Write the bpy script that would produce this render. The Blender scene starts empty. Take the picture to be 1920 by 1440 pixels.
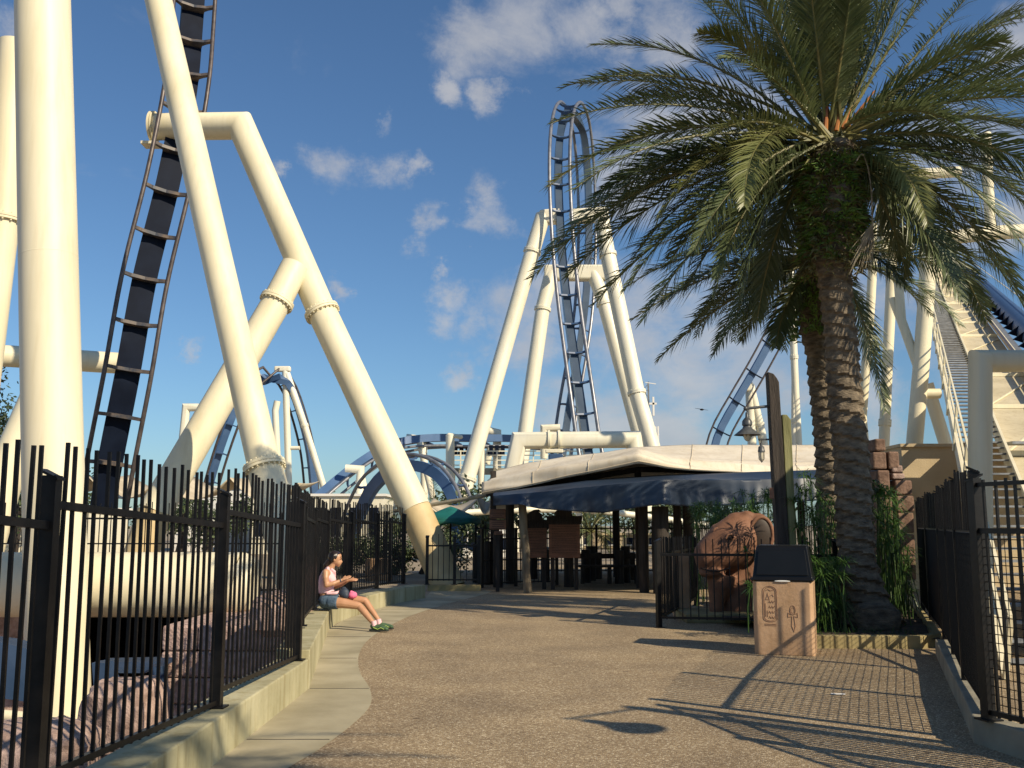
import bpy, math, random
from mathutils import Vector, Matrix, noise
from math import sin, cos, tan, pi, radians, sqrt, atan2
R = random.Random(7)
scene = bpy.context.scene
COL = scene.collection

# ------------------------------------------------------------------ camera, world, sun
F = 1900.0; PITCH = math.atan(265/1900); CAMZ = 1.6
cam_d = bpy.data.cameras.new('camera'); cam = bpy.data.objects.new('camera', cam_d); COL.objects.link(cam)
cam.location = (0, 0, CAMZ); cam.rotation_euler = (pi/2 + PITCH, 0, 0)
cam_d.sensor_width = 36; cam_d.lens = 36*F/1920; cam_d.clip_start = 0.05; cam_d.clip_end = 6000
scene.camera = cam
SUN_EL = radians(35); LD = Vector((-0.77, 0.64, 0)).normalized()      # horizontal direction the light travels
light_dir = Vector((LD.x*cos(SUN_EL), LD.y*cos(SUN_EL), -sin(SUN_EL)))
sd = bpy.data.lights.new('sun', 'SUN'); sd.energy = 5.0; sd.angle = radians(0.5); sd.color = (1.0, 0.86, 0.64)
so = bpy.data.objects.new('sun', sd); COL.objects.link(so); so.location = (8, -8, 20)
so.rotation_euler = light_dir.to_track_quat('-Z', 'Y').to_euler()
scene.view_settings.view_transform = 'Standard'; scene.view_settings.look = 'None'
scene.view_settings.exposure = 0.18; scene.view_settings.gamma = 1.0
scene.cycles.max_bounces = 6; scene.cycles.use_denoising = True

def raydir(px, py):
    u = (px-960)/F; v = (720-py)/F
    return Vector((u, cos(PITCH)-v*sin(PITCH), sin(PITCH)+v*cos(PITCH)))
def at(px, py, Y):
    d = raydir(px, py); return Vector((0, 0, CAMZ)) + d*(Y/d.y)

w = bpy.data.worlds.new('World'); scene.world = w; w.use_nodes = True
nt = w.node_tree; nt.nodes.clear()
def wn(t, **k):
    n = nt.nodes.new(t)
    for a, b in k.items(): setattr(n, a, b)
    return n
def wl(a, b): nt.links.new(a, b)
sky = wn('ShaderNodeTexSky', sky_type='NISHITA'); sky.sun_disc = False
sky.sun_elevation = SUN_EL; sky.sun_rotation = atan2(-LD.x, -LD.y)
sky.air_density = 1.0; sky.dust_density = 0.6; sky.ozone_density = 2.2
tc = wn('ShaderNodeTexCoord')
blobs = [(1000,20,.085),(900,70,.06),(1090,60,.055),(1240,45,.055),(1150,10,.04),(620,285,.045),(700,300,.04),(765,305,.022),(690,210,.022),(898,410,.036),(845,490,.02),
 (845,560,.036),(830,600,.035),(890,625,.04),(960,600,.055),(1030,560,.05),(1020,640,.06),(1180,620,.10),(1280,720,.11),(1230,790,.075),(1290,800,.055),
 (1150,770,.06),(1050,790,.05),(1400,640,.11),(1560,560,.12),(960,200,.03),(1230,250,.09),(1180,330,.08),(1330,240,.10),(10,55,.045),(345,665,.022),(480,330,.02),(1750,300,.10),(1880,420,.08),
 (1820,640,.06),(1660,770,.05),(850,720,.03),(790,420,.03),(1480,760,.04),(1900,80,.06), (655,535,.02), (850,180,.03)]
acc = None
wz = wn('ShaderNodeTexNoise'); wz.inputs['Scale'].default_value = 7; wz.inputs['Detail'].default_value = 8; wz.inputs['Roughness'].default_value = .68
wl(tc.outputs['Generated'], wz.inputs['Vector'])
ws = wn('ShaderNodeVectorMath', operation='SUBTRACT'); wl(wz.outputs['Color'], ws.inputs[0]); ws.inputs[1].default_value = (.5,.5,.5)
wsc = wn('ShaderNodeVectorMath', operation='MULTIPLY_ADD'); wl(ws.outputs[0], wsc.inputs[0]); wsc.inputs[1].default_value = (.17,.17,.12); wl(tc.outputs['Generated'], wsc.inputs[2])
for (px, py, r) in blobs:
    vm = wn('ShaderNodeVectorMath', operation='DISTANCE'); wl(wsc.outputs[0], vm.inputs[0])
    vm.inputs[1].default_value = raydir(px, py).normalized()
    mr = wn('ShaderNodeMapRange', interpolation_type='SMOOTHSTEP')
    mr.inputs['From Min'].default_value = 0; mr.inputs['From Max'].default_value = r*1.3
    mr.inputs['To Min'].default_value = 1; mr.inputs['To Max'].default_value = 0
    wl(vm.outputs['Value'], mr.inputs['Value'])
    if acc is None: acc = mr.outputs[0]
    else:
        mx = wn('ShaderNodeMath', operation='MAXIMUM'); wl(acc, mx.inputs[0]); wl(mr.outputs[0], mx.inputs[1]); acc = mx.outputs[0]
# elsewhere in the sky (not in view) scattered clouds too
nz = wn('ShaderNodeTexNoise'); nz.inputs['Scale'].default_value = 9; nz.inputs['Detail'].default_value = 9; nz.inputs['Roughness'].default_value = .62; nz.inputs['Distortion'].default_value = .5
mp = wn('ShaderNodeMapping'); mp.inputs['Scale'].default_value = (1, 1, 1.9)
wl(tc.outputs['Generated'], mp.inputs[0]); wl(mp.outputs[0], nz.inputs['Vector'])
ad = wn('ShaderNodeMath', operation='MULTIPLY_ADD'); wl(acc, ad.inputs[0]); ad.inputs[1].default_value = 0.50; wl(nz.outputs['Fac'], ad.inputs[2])
cm = wn('ShaderNodeMapRange', interpolation_type='SMOOTHSTEP'); wl(ad.outputs[0], cm.inputs['Value'])
cm.inputs['From Min'].default_value = 0.62; cm.inputs['From Max'].default_value = 1.12
cm.inputs['To Min'].default_value = 0; cm.inputs['To Max'].default_value = 0.76
nz2 = wn('ShaderNodeTexNoise'); nz2.inputs['Scale'].default_value = 14; nz2.inputs['Detail'].default_value = 5
wl(mp.outputs[0], nz2.inputs['Vector'])
cc = wn('ShaderNodeMixRGB'); cc.inputs[1].default_value = (3.6, 3.9, 4.6, 1); cc.inputs[2].default_value = (7.2, 7.0, 6.8, 1)
wl(nz2.outputs['Fac'], cc.inputs[0])
sm = wn('ShaderNodeMixRGB', blend_type='MULTIPLY'); sm.inputs[0].default_value = 1; sm.inputs[2].default_value = (0.71, 0.94, 1.13, 1)
wl(sky.outputs[0], sm.inputs[1])
mix = wn('ShaderNodeMixRGB'); wl(cm.outputs[0], mix.inputs[0]); wl(sm.outputs[0], mix.inputs[1]); wl(cc.outputs[0], mix.inputs[2])
bg = wn('ShaderNodeBackground'); bg.inputs['Strength'].default_value = 0.083; wl(mix.outputs[0], bg.inputs['Color'])
wo = wn('ShaderNodeOutputWorld'); wl(bg.outputs[0], wo.inputs['Surface'])

# ------------------------------------------------------------------ materials
def mat(name, c1, c2=None, scale=3.0, rough=.6, metal=0.0, bump=0.0, bscale=None, detail=5, stretch=(1,1,1), lo=.35, hi=.65, dirt=0, spec=None, trans=0):
    m = bpy.data.materials.new(name); m.use_nodes = True
    n = m.node_tree.nodes; l = m.node_tree.links; b = n['Principled BSDF']
    b.inputs['Roughness'].default_value = rough; b.inputs['Metallic'].default_value = metal
    if spec is not None: b.inputs['Specular IOR Level'].default_value = spec
    t = n.new('ShaderNodeTexCoord'); mpn = n.new('ShaderNodeMapping'); mpn.inputs['Scale'].default_value = stretch
    l.new(t.outputs['Object'], mpn.inputs[0])
    tex = n.new('ShaderNodeTexNoise'); tex.inputs['Scale'].default_value = scale; tex.inputs['Detail'].default_value = detail
    l.new(mpn.outputs[0], tex.inputs['Vector'])
    cr = n.new('ShaderNodeValToRGB'); cr.color_ramp.elements[0].position = lo; cr.color_ramp.elements[1].position = hi
    cr.color_ramp.elements[0].color = (*c1, 1); cr.color_ramp.elements[1].color = (*(c2 or c1), 1)
    l.new(tex.outputs['Fac'], cr.inputs[0]); l.new(cr.outputs[0], b.inputs['Base Color'])
    if dirt:
        m3 = n.new('ShaderNodeMapping'); m3.inputs['Scale'].default_value = (7, 7, .35); l.new(t.outputs['Object'], m3.inputs[0])
        n3 = n.new('ShaderNodeTexNoise'); n3.inputs['Scale'].default_value = 1.0; n3.inputs['Detail'].default_value = 7; n3.inputs['Roughness'].default_value = .65; l.new(m3.outputs[0], n3.inputs['Vector'])
        r3 = n.new('ShaderNodeValToRGB'); r3.color_ramp.elements[0].position = .5; r3.color_ramp.elements[1].position = .78
        r3.color_ramp.elements[0].color = (1,1,1,1); r3.color_ramp.elements[1].color = (1-dirt, 1-dirt*1.2, 1-dirt*1.6, 1); l.new(n3.outputs['Fac'], r3.inputs[0])
        mu = n.new('ShaderNodeMixRGB'); mu.blend_type = 'MULTIPLY'; mu.inputs[0].default_value = 1
        l.new(cr.outputs[0], mu.inputs[1]); l.new(r3.outputs[0], mu.inputs[2]); l.new(mu.outputs[0], b.inputs['Base Color'])
    if bump:
        t2 = n.new('ShaderNodeTexNoise'); t2.inputs['Scale'].default_value = bscale or scale*4; t2.inputs['Detail'].default_value = 6
        l.new(mpn.outputs[0], t2.inputs['Vector'])
        bp = n.new('ShaderNodeBump'); bp.inputs['Strength'].default_value = bump; bp.inputs['Distance'].default_value = .03
        l.new(t2.outputs['Fac'], bp.inputs['Height']); l.new(bp.outputs[0], b.inputs['Normal'])
    if trans:
        tr = n.new('ShaderNodeBsdfTranslucent'); l.new(cr.outputs[0], tr.inputs['Color'])
        ms = n.new('ShaderNodeMixShader'); ms.inputs[0].default_value = trans
        l.new(b.outputs[0], ms.inputs[1]); l.new(tr.outputs[0], ms.inputs[2]); l.new(ms.outputs[0], n['Material Output'].inputs['Surface'])
    return m
Mt = {}
Mt['cream'] = mat('cream_paint', (.72,.64,.43), (.79,.72,.52), dirt=.10, scale=1.1, rough=.5, bump=.04, bscale=1.5, stretch=(1,1,.35), lo=.3, hi=.6)
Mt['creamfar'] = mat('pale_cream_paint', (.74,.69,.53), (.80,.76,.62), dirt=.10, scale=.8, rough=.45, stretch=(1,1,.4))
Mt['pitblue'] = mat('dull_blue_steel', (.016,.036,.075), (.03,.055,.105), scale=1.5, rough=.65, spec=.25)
Mt['joint'] = mat('dark_joint_filler', (.05,.045,.035), (.09,.08,.06), scale=8, rough=.9)
Mt['trough'] = mat('shaded_cream_panel', (.50,.43,.28), (.62,.54,.37), dirt=.3, scale=.8, rough=.6)  # cream paint darkened for the shade on the trough, with dirt streaks
Mt['tan'] = mat('tan_fireproof_paint', (.52,.38,.19), (.64,.50,.27), scale=2, rough=.6, bump=.1)
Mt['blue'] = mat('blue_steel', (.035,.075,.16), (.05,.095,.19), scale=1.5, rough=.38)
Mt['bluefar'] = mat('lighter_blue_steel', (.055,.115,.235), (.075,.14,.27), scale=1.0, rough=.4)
Mt['loopblue'] = mat('sky_toned_blue_steel', (.038,.062,.10), (.06,.09,.135), scale=1.0, rough=.32)  # same ride paint as the other tracks, sky sheen put into its grey tone
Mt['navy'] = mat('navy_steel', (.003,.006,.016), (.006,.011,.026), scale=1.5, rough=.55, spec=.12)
Mt['rail'] = mat('worn_rail_steel', (.06,.05,.05), (.115,.095,.09), scale=4, rough=.45, metal=.3)
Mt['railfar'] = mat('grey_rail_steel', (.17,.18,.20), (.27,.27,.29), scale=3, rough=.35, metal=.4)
Mt['tie'] = mat('rust_edged_steel', (.04,.045,.06), (.17,.125,.09), scale=3, rough=.5, lo=.4, hi=.7)
Mt['black'] = mat('black_iron', (.0035,.0035,.004), (.009,.008,.008), scale=9, rough=.42, spec=.3, bump=.05)
Mt['concrete'] = mat('weathered_concrete', (.31,.28,.155), (.50,.46,.29), dirt=.45, scale=1.6, rough=.85, bump=.25, bscale=14, detail=9, lo=.3, hi=.7)
Mt['conc2'] = mat('grey_concrete', (.22,.20,.15), (.33,.30,.22), scale=2.5, rough=.85, bump=.25, bscale=16)
Mt['pink'] = mat('pink_rough_stone', (.26,.175,.14), (.50,.36,.30), scale=7, rough=.9, bump=.5, bscale=45, detail=8)
Mt['redstone'] = mat('red_brown_stone', (.13,.075,.05), (.24,.145,.10), scale=6, rough=.85, bump=.6, bscale=18)
Mt['terracotta'] = mat('carved_red_clay', (.17,.078,.042), (.275,.13,.075), scale=3, rough=.75, bump=.2, bscale=24)
Mt['earshade'] = mat('dark_shade_clay', (.03,.018,.012), (.045,.028,.02), scale=6, rough=.6)  # shade of the hollow ear put into the clay colour; also eyes and mouth
Mt['sandstone'] = mat('pinkish_sandstone', (.40,.25,.14), (.54,.35,.21), dirt=.25, scale=4, rough=.8, bump=.15, bscale=30, lo=.3, hi=.7)
Mt['groove'] = mat('dark_groove', (.24,.145,.09), (.32,.19,.12), scale=20, rough=.9)
Mt['stucco'] = mat('tan_stucco', (.42,.33,.20), (.50,.40,.25), scale=1.5, rough=.9, bump=.3, bscale=30)
Mt['plastic'] = mat('black_moulded_plastic', (.006,.006,.006), (.009,.009,.009), rough=.3, spec=.3)
Mt['white'] = mat('white_sheet', (.75,.73,.68), rough=.6)
Mt['canvas'] = mat('off_white_canvas', (.60,.52,.40), (.70,.63,.51), dirt=.2, scale=1.3, rough=.75, bump=.15, bscale=3)
Mt['beige'] = mat('beige_shade_fabric', (.45,.38,.27), (.58,.50,.37), scale=1.5, rough=.8)
Mt['bluecanvas'] = mat('slate_blue_canvas', (.015,.027,.050), (.023,.040,.072), scale=.8, rough=.46, bump=.05, bscale=1.5)
Mt['teal'] = mat('teal_canvas', (.005,.10,.09), (.01,.15,.13), scale=3, rough=.6)
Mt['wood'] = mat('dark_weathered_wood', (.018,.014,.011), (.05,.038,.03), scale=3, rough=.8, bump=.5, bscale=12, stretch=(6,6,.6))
Mt['log'] = mat('grey_brown_log', (.13,.10,.065), (.26,.21,.14), scale=3, rough=.85, bump=.5, bscale=12, stretch=(5,5,.7))
Mt['greenwood'] = mat('greenish_treated_wood', (.15,.15,.06), (.27,.26,.12), scale=3, rough=.85, bump=.4, stretch=(5,5,.6))
Mt['board'] = mat('red_brown_board', (.16,.075,.042), (.25,.115,.065), scale=4, rough=.7, bump=.2, stretch=(.6,3,6))
Mt['darkpaint'] = mat('charcoal_lettering', (.015,.013,.012), rough=.6)
Mt['trunk'] = mat('palm_bark', (.07,.055,.038), (.26,.205,.14), scale=7, rough=.95, bump=1.0, bscale=20, stretch=(1,1,2.2), lo=.3, hi=.72)
Mt['leaf'] = mat('palm_leaflet', (.060,.092,.038), (.165,.195,.088), scale=1.6, rough=.42, trans=.18, lo=.3, hi=.7)
Mt['leaf2'] = mat('bright_palm_leaflet', (.11,.135,.04), (.24,.24,.09), scale=1.6, rough=.42, trans=.2)
Mt['dry'] = mat('dry_palm_stalk', (.30,.25,.17), (.42,.36,.26), scale=5, rough=.8)
Mt['rachis'] = mat('palm_leaf_stem', (.10,.12,.04), (.20,.17,.06), scale=2, rough=.5)
Mt['orange'] = mat('orange_palm_stem', (.34,.11,.03), (.44,.18,.05), scale=2, rough=.5)
Mt['fern'] = mat('bright_fern', (.08,.17,.03), (.22,.34,.07), scale=3, rough=.5, trans=.25)
Mt['brownfern'] = mat('brown_old_fern', (.09,.08,.03), (.19,.18,.06), scale=3, rough=.8, trans=.1)
Mt['papyrus'] = mat('papyrus_leaf', (.032,.078,.014), (.085,.165,.03), scale=2.5, rough=.45, trans=.25)
Mt['tree'] = mat('tree_leaf', (.030,.050,.018), (.08,.11,.04), scale=1.2, rough=.6, trans=.15)
Mt['soil'] = mat('dark_mulch', (.05,.035,.025), (.11,.08,.055), scale=8, rough=.95, bump=.8, bscale=30)
Mt['earth'] = mat('sandy_earth', (.24,.19,.13), (.33,.27,.19), scale=.4, rough=.95, bump=.3, bscale=8)
Mt['galv'] = mat('galvanised_grate', (.16,.17,.18), (.28,.29,.30), scale=6, rough=.5, metal=.4)
Mt['skin'] = mat('tan_skin', (.46,.24,.13), (.52,.28,.16), scale=9, rough=.45)
Mt['hair'] = mat('black_hair', (.010,.007,.006), (.03,.018,.014), scale=12, rough=.35, stretch=(1,1,.3))
Mt['pinkcloth'] = mat('pale_pink_cotton', (.74,.44,.47), (.82,.54,.56), scale=6, rough=.85, bump=.3, bscale=20)
Mt['hotpink'] = mat('bright_pink_cloth', (.80,.16,.30), (.85,.22,.36), scale=6, rough=.7, bump=.4)
Mt['denim'] = mat('blue_denim', (.03,.06,.10), (.09,.14,.20), scale=10, rough=.85, bump=.3)
Mt['bag'] = mat('dark_navy_bag', (.015,.025,.045), (.035,.05,.08), scale=6, rough=.6)
Mt['shoe'] = mat('green_shoe', (.03,.07,.03), (.07,.13,.06), scale=10, rough=.6)
Mt['lime'] = mat('lime_trim', (.45,.62,.15), rough=.5)
Mt['sole'] = mat('dark_sole', (.02,.025,.02), rough=.8)
Mt['lens'] = mat('tinted_lens', (.02,.02,.05), rough=.05)
Mt['enamel'] = mat('grey_enamel', (.05,.055,.06), (.10,.105,.11), scale=6, rough=.4)
Mt['glass'] = mat('frosted_lamp_glass', (.62,.56,.42), (.70,.64,.50), scale=20, rough=.15)
Mt['yellow'] = mat('mustard_painted_kerb', (.23,.185,.085), (.35,.285,.135), scale=3, rough=.85, bump=.3)
Mt['water'] = mat('pit_water', (.02,.03,.03), rough=.08)

# exposed-aggregate paving: small stones of several colours set in tan cement
def paving():
    m = bpy.data.materials.new('exposed_aggregate'); m.use_nodes = True
    n = m.node_tree.nodes; l = m.node_tree.links; b = n['Principled BSDF']; b.inputs['Roughness'].default_value = .8
    t = n.new('ShaderNodeTexCoord')
    v = n.new('ShaderNodeTexVoronoi'); v.inputs['Scale'].default_value = 88; l.new(t.outputs['Object'], v.inputs['Vector'])
    sep = n.new('ShaderNodeSeparateColor'); l.new(v.outputs['Color'], sep.inputs[0])
    cr = n.new('ShaderNodeValToRGB'); e = cr.color_ramp.elements
    e[0].color = (.17,.12,.068,1); e[1].color = (.72,.62,.45,1)
    for p, c in ((.3,(.26,.188,.108,1)), (.62,(.335,.25,.15,1)), (.84,(.42,.325,.20,1))):
        q = cr.color_ramp.elements.new(p); q.color = c
    l.new(sep.outputs[0], cr.inputs[0])
    big = n.new('ShaderNodeTexNoise'); big.inputs['Scale'].default_value = .9; big.inputs['Detail'].default_value = 7; l.new(t.outputs['Object'], big.inputs['Vector'])
    c2 = n.new('ShaderNodeValToRGB'); c2.color_ramp.elements[0].position=.3; c2.color_ramp.elements[1].position=.7
    c2.color_ramp.elements[0].color = (.74,.72,.70,1); c2.color_ramp.elements[1].color = (1.12,1.1,1.05,1); l.new(big.outputs['Fac'], c2.inputs[0])
    sv = n.new('ShaderNodeTexVoronoi'); sv.inputs['Scale'].default_value = 1.7; l.new(t.outputs['Object'], sv.inputs['Vector'])
    sr = n.new('ShaderNodeValToRGB'); sr.color_ramp.elements[0].position = .045; sr.color_ramp.elements[1].position = .065
    sr.color_ramp.elements[0].color = (.45,.43,.42,1); sr.color_ramp.elements[1].color = (1,1,1,1); l.new(sv.outputs['Distance'], sr.inputs[0])
    ms_ = n.new('ShaderNodeMixRGB'); ms_.blend_type = 'MULTIPLY'; ms_.inputs[0].default_value = .8; l.new(cr.outputs[0], ms_.inputs[1]); l.new(sr.outputs[0], ms_.inputs[2])
    mm = n.new('ShaderNodeMixRGB'); mm.blend_type = 'MULTIPLY'; mm.inputs[0].default_value = 1
    l.new(ms_.outputs[0], mm.inputs[1]); l.new(c2.outputs[0], mm.inputs[2]); l.new(mm.outputs[0], b.inputs['Base Color'])
    bp = n.new('ShaderNodeBump'); bp.inputs['Strength'].default_value = .7; bp.inputs['Distance'].default_value = .008; bp.invert = True
    l.new(v.outputs['Distance'], bp.inputs['Height']); l.new(bp.outputs[0], b.inputs['Normal'])
    return m
Mt['paving'] = paving()
def blocks():
    m = Mt['blockstone'] = mat('pink_block_stone', (.30,.20,.17), (.50,.36,.31), scale=9, rough=.95, bump=1.0, bscale=26, detail=9, lo=.38, hi=.6)
    return m
blocks()

# ------------------------------------------------------------------ mesh helpers
def V(*a): return Vector(a)
class MB:
    def __init__(s): s.v = []; s.f = []
    def add(s, vs, fs):
        o = len(s.v); s.v += [tuple(p) for p in vs]; s.f += [tuple(i+o for i in f) for f in fs]; return s
    def box(s, c, size, rot=None):
        c = Vector(c); hx, hy, hz = size[0]/2, size[1]/2, size[2]/2
        M = rot or Matrix.Identity(3)
        vs = [c + M @ Vector((x, y, z)) for x in (-hx, hx) for y in (-hy, hy) for z in (-hz, hz)]
        return s.add(vs, [(0,1,3,2),(4,6,7,5),(0,4,5,1),(2,3,7,6),(0,2,6,4),(1,5,7,3)])
    def beam(s, p, q, w, h, up=(0,0,1)):
        p = Vector(p); q = Vector(q); d = (q-p).normalized(); u = Vector(up)
        if abs(d.dot(u.normalized())) > .98: u = Vector((1,0,0)) if abs(d.x) < .9 else Vector((0,1,0))
        sd_ = d.cross(u).normalized(); u = sd_.cross(d)
        vs = []
        for e in (p, q):
            for a, b in ((-1,-1),(1,-1),(1,1),(-1,1)): vs.append(e + sd_*(a*w/2) + u*(b*h/2))
        return s.add(vs, [(3,2,1,0),(4,5,6,7),(0,1,5,4),(1,2,6,5),(2,3,7,6),(3,0,4,7)])
    def tube(s, pts, r, n=12, cap=True, fr=None):
        pts = [Vector(p) for p in pts]; N = len(pts)
        rs = r if isinstance(r, (list, tuple)) else [r]*N
        segs = [(pts[i+1]-pts[i]).normalized() for i in range(N-1)]
        d = segs[0]; a = d.cross(Vector((0,0,1)))
        if a.length < .05: a = d.cross(Vector((0,1,0)))
        a.normalize(); b = d.cross(a).normalized()
        vs = []; fs = []
        for i in range(N):
            if 0 < i < N-1:
                d1, d2 = segs[i-1], segs[i]; nn = (d1+d2)
                nn = nn.normalized() if nn.length > 1e-6 else d1
            else: d1 = d2 = segs[0] if i == 0 else segs[-1]; nn = d1
            dn = max(d1.dot(nn), .3)
            for k in range(n):
                t = 2*pi*k/n; o = (a*cos(t) + b*sin(t))*rs[i]
                o = o - d1*(o.dot(nn)/dn); vs.append(pts[i]+o)
            if 0 < i < N-1:
                q = d1.rotation_difference(d2); a = (q @ a).normalized(); b = (q @ b).normalized()
        for i in range(N-1):
            for k in range(n):
                k2 = (k+1) % n; fs.append((i*n+k, i*n+k2, (i+1)*n+k2, (i+1)*n+k))
        if cap:
            fs.append(tuple(reversed(range(n)))); fs.append(tuple((N-1)*n+k for k in range(n)))
        return s.add(vs, fs)
    def lathe(s, c, prof, n=20):          # prof: (r, z) up
        c = Vector(c); vs = []; fs = []
        for (r, z) in prof:
            for k in range(n):
                t = 2*pi*k/n; vs.append(c + V(r*cos(t), r*sin(t), z))
        for i in range(len(prof)-1):
            for k in range(n):
                k2 = (k+1) % n; fs.append((i*n+k, i*n+k2, (i+1)*n+k2, (i+1)*n+k))
        fs.append(tuple(reversed(range(n)))); fs.append(tuple((len(prof)-1)*n+k for k in range(n)))
        return s.add(vs, fs)
    def grid(s, fn, nu, nv):
        vs = [fn(i/nu, j/nv) for j in range(nv+1) for i in range(nu+1)]
        fs = [(j*(nu+1)+i, j*(nu+1)+i+1, (j+1)*(nu+1)+i+1, (j+1)*(nu+1)+i) for j in range(nv) for i in range(nu)]
        return s.add(vs, fs)
    def ball(s, c, r, n=12, m=8, rot=None):
        c = Vector(c); r = Vector(r) if not isinstance(r, (int, float)) else V(r, r, r); vs = []; fs = []
        M = rot or Matrix.Identity(3)
        for j in range(1, m):
            ph = pi*j/m
            for k in range(n):
                t = 2*pi*k/n; vs.append(c + M @ V(r.x*sin(ph)*cos(t), r.y*sin(ph)*sin(t), r.z*cos(ph)))
        top = len(vs); vs.append(c + M @ V(0,0,r.z)); vs.append(c - M @ V(0,0,r.z))
        for j in range(m-2):
            for k in range(n):
                k2 = (k+1) % n; fs.append((j*n+k, (j+1)*n+k, (j+1)*n+k2, j*n+k2))
        for k in range(n):
            k2 = (k+1) % n; fs.append((top, k, k2)); fs.append((top+1, (m-2)*n+k2, (m-2)*n+k))
        return s.add(vs, fs)
    def prism(s, poly, ext):              # closed polygon (list of Vector) extruded by ext vector
        n = len(poly); ext = Vector(ext); vs = [Vector(p) for p in poly] + [Vector(p)+ext for p in poly]
        fs = [tuple(reversed(range(n))), tuple(range(n, 2*n))] + [(i, (i+1) % n, n+(i+1) % n, n+i) for i in range(n)]
        return s.add(vs, fs)
    def build(s, name, m, parent=None, smooth=None, bevel=0, mesh_only=False):
        me = bpy.data.meshes.new(name); me.from_pydata(s.v, [], s.f); me.validate(); me.update()
        if isinstance(m, str): m = Mt[m]
        me.materials.append(m)
        if smooth is not None:
            me.shade_smooth(); me.set_sharp_from_angle(angle=radians(smooth))
        if mesh_only: return me
        o = bpy.data.objects.new(name, me); COL.objects.link(o)
        if parent: attach(o, parent)
        if bevel:
            b = o.modifiers.new('bevel', 'BEVEL'); b.width = bevel; b.segments = 2; b.limit_method = 'ANGLE'
        return o
def attach(o, parent):
    o.parent = parent
    l = V(0,0,0); p = parent
    while p: l = l + p.location; p = p.parent
    # a mesh part sits at the origin, so only the thing's own location counts
    o.matrix_parent_inverse = Matrix.Translation(-parent.location) if parent.type == 'EMPTY' else Matrix.Identity(4)
def thing(name, label, cat, loc=(0,0,0), group=None):
    o = bpy.data.objects.new(name, None); COL.objects.link(o); o.location = loc; o.empty_display_size = .3
    o['label'] = label; o['category'] = cat
    if group: o['group'] = group
    return o
def tag(o, label, cat, group=None, kind=None):
    o['label'] = label; o['category'] = cat
    if group: o['group'] = group
    if kind: o['kind'] = kind
    return o
def struct(o): o['kind'] = 'structure'; return o
def remeshed(mb, name, m, parent, voxel, smooth_it=6):
    o = mb.build(name, m, parent)
    r = o.modifiers.new('r', 'REMESH'); r.mode = 'VOXEL'; r.voxel_size = voxel
    if smooth_it: s_ = o.modifiers.new('s', 'SMOOTH'); s_.iterations = smooth_it; s_.factor = .5
    dg = bpy.context.evaluated_depsgraph_get(); me = bpy.data.meshes.new_from_object(o.evaluated_get(dg))
    o.modifiers.clear(); o.data = me; me.shade_smooth()
    return o
def crom(P, n):
    P = [Vector(p) for p in P]; Q = [P[0]*2-P[1]] + P + [P[-1]*2-P[-2]]; out = []
    for i in range(1, len(Q)-2):
        a, b, c, d = Q[i-1:i+3]
        for k in range(n):
            t = k/n; out.append(.5*((2*b) + (c-a)*t + (2*a-5*b+4*c-d)*t*t + (3*b-a-3*c+d)*t**3))
    out.append(P[-1]); return out
def resample(pts, step):
    L = [0]
    for i in range(1, len(pts)): L.append(L[-1] + (pts[i]-pts[i-1]).length)
    n = max(2, int(L[-1]/step)); out = []; j = 0
    for k in range(n+1):
        s = L[-1]*k/n
        while j < len(L)-2 and L[j+1] < s: j += 1
        out.append(pts[j].lerp(pts[j+1], (s-L[j])/max(L[j+1]-L[j], 1e-9)))
    return out

# ------------------------------------------------------------------ ground, pavement, pit
S = 2500
g = MB()
pitp = [(-24,-3),(-2.34,-3),(-2.34,10.4),(-3.3,15.5),(-3.3,21.5),(-24,21.5)]
g.add([(-S,-S,0),(S,-S,0),(S,-3,0),(-S,-3,0)], [(0,1,2,3)])
g.add([(-S,21.5,0),(S,21.5,0),(S,S,0),(-S,S,0)], [(0,1,2,3)])
g.add([(-S,-3,0),(-24,-3,0),(-24,21.5,0),(-S,21.5,0)], [(0,1,2,3)])
g.add([(-2.34,-3,0),(S,-3,0),(S,21.5,0),(-3.3,21.5,0),(-3.3,15.5,0),(-2.34,10.4,0)], [(0,1,2,3,4,5)])
struct(g.build('ground', 'earth'))
pv = MB()
pv.add([(-2.0,-3,.004),(14,-3,.004),(14,40,.004),(-1.5,40,.004),(-1.5,23,.004),(-2.6,19,.004),(-2.75,16,.004),(-2.0,10.4,.004)], [(0,1,2,3,4,5,6,7)])
struct(pv.build('pavement', 'paving'))
strip_edge = [(-1.75,-1),(-1.6,4),(-1.58,6),(-1.5,6.9),(-1.38,7.6),(-1.28,8.6),(-1.27,9.4),(-1.4,10.3),(-1.66,11.4),(-1.86,12.6),(-1.98,13.8),(-2.02,15.0),(-1.97,16.2),(-1.85,18),(-1.55,20),(-1.15,22),(-.75,23.6),(-.5,25.2),(-1.0,26)]
wall_line = [(-2.0,-2),(-2.0,10.3),(-2.83,16.0),(-2.86,17.4),(-2.68,19.4),(-2.35,21.4),(-1.92,22.9)]
sp = MB(); se = [V(x,y,.008) for x,y in strip_edge]; se = crom(se, 5)
wl_pts = [V(x,y,.008) for x,y in wall_line+[(-2.0,26)]]
sp.add(se + list(reversed(wl_pts)), [tuple(range(len(se)+len(wl_pts)))])
struct(sp.build('concrete_path', mat('smooth_concrete', (.30,.26,.165), (.44,.385,.26), scale=1.4, rough=.85, bump=.12, bscale=22, detail=9)))
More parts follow.
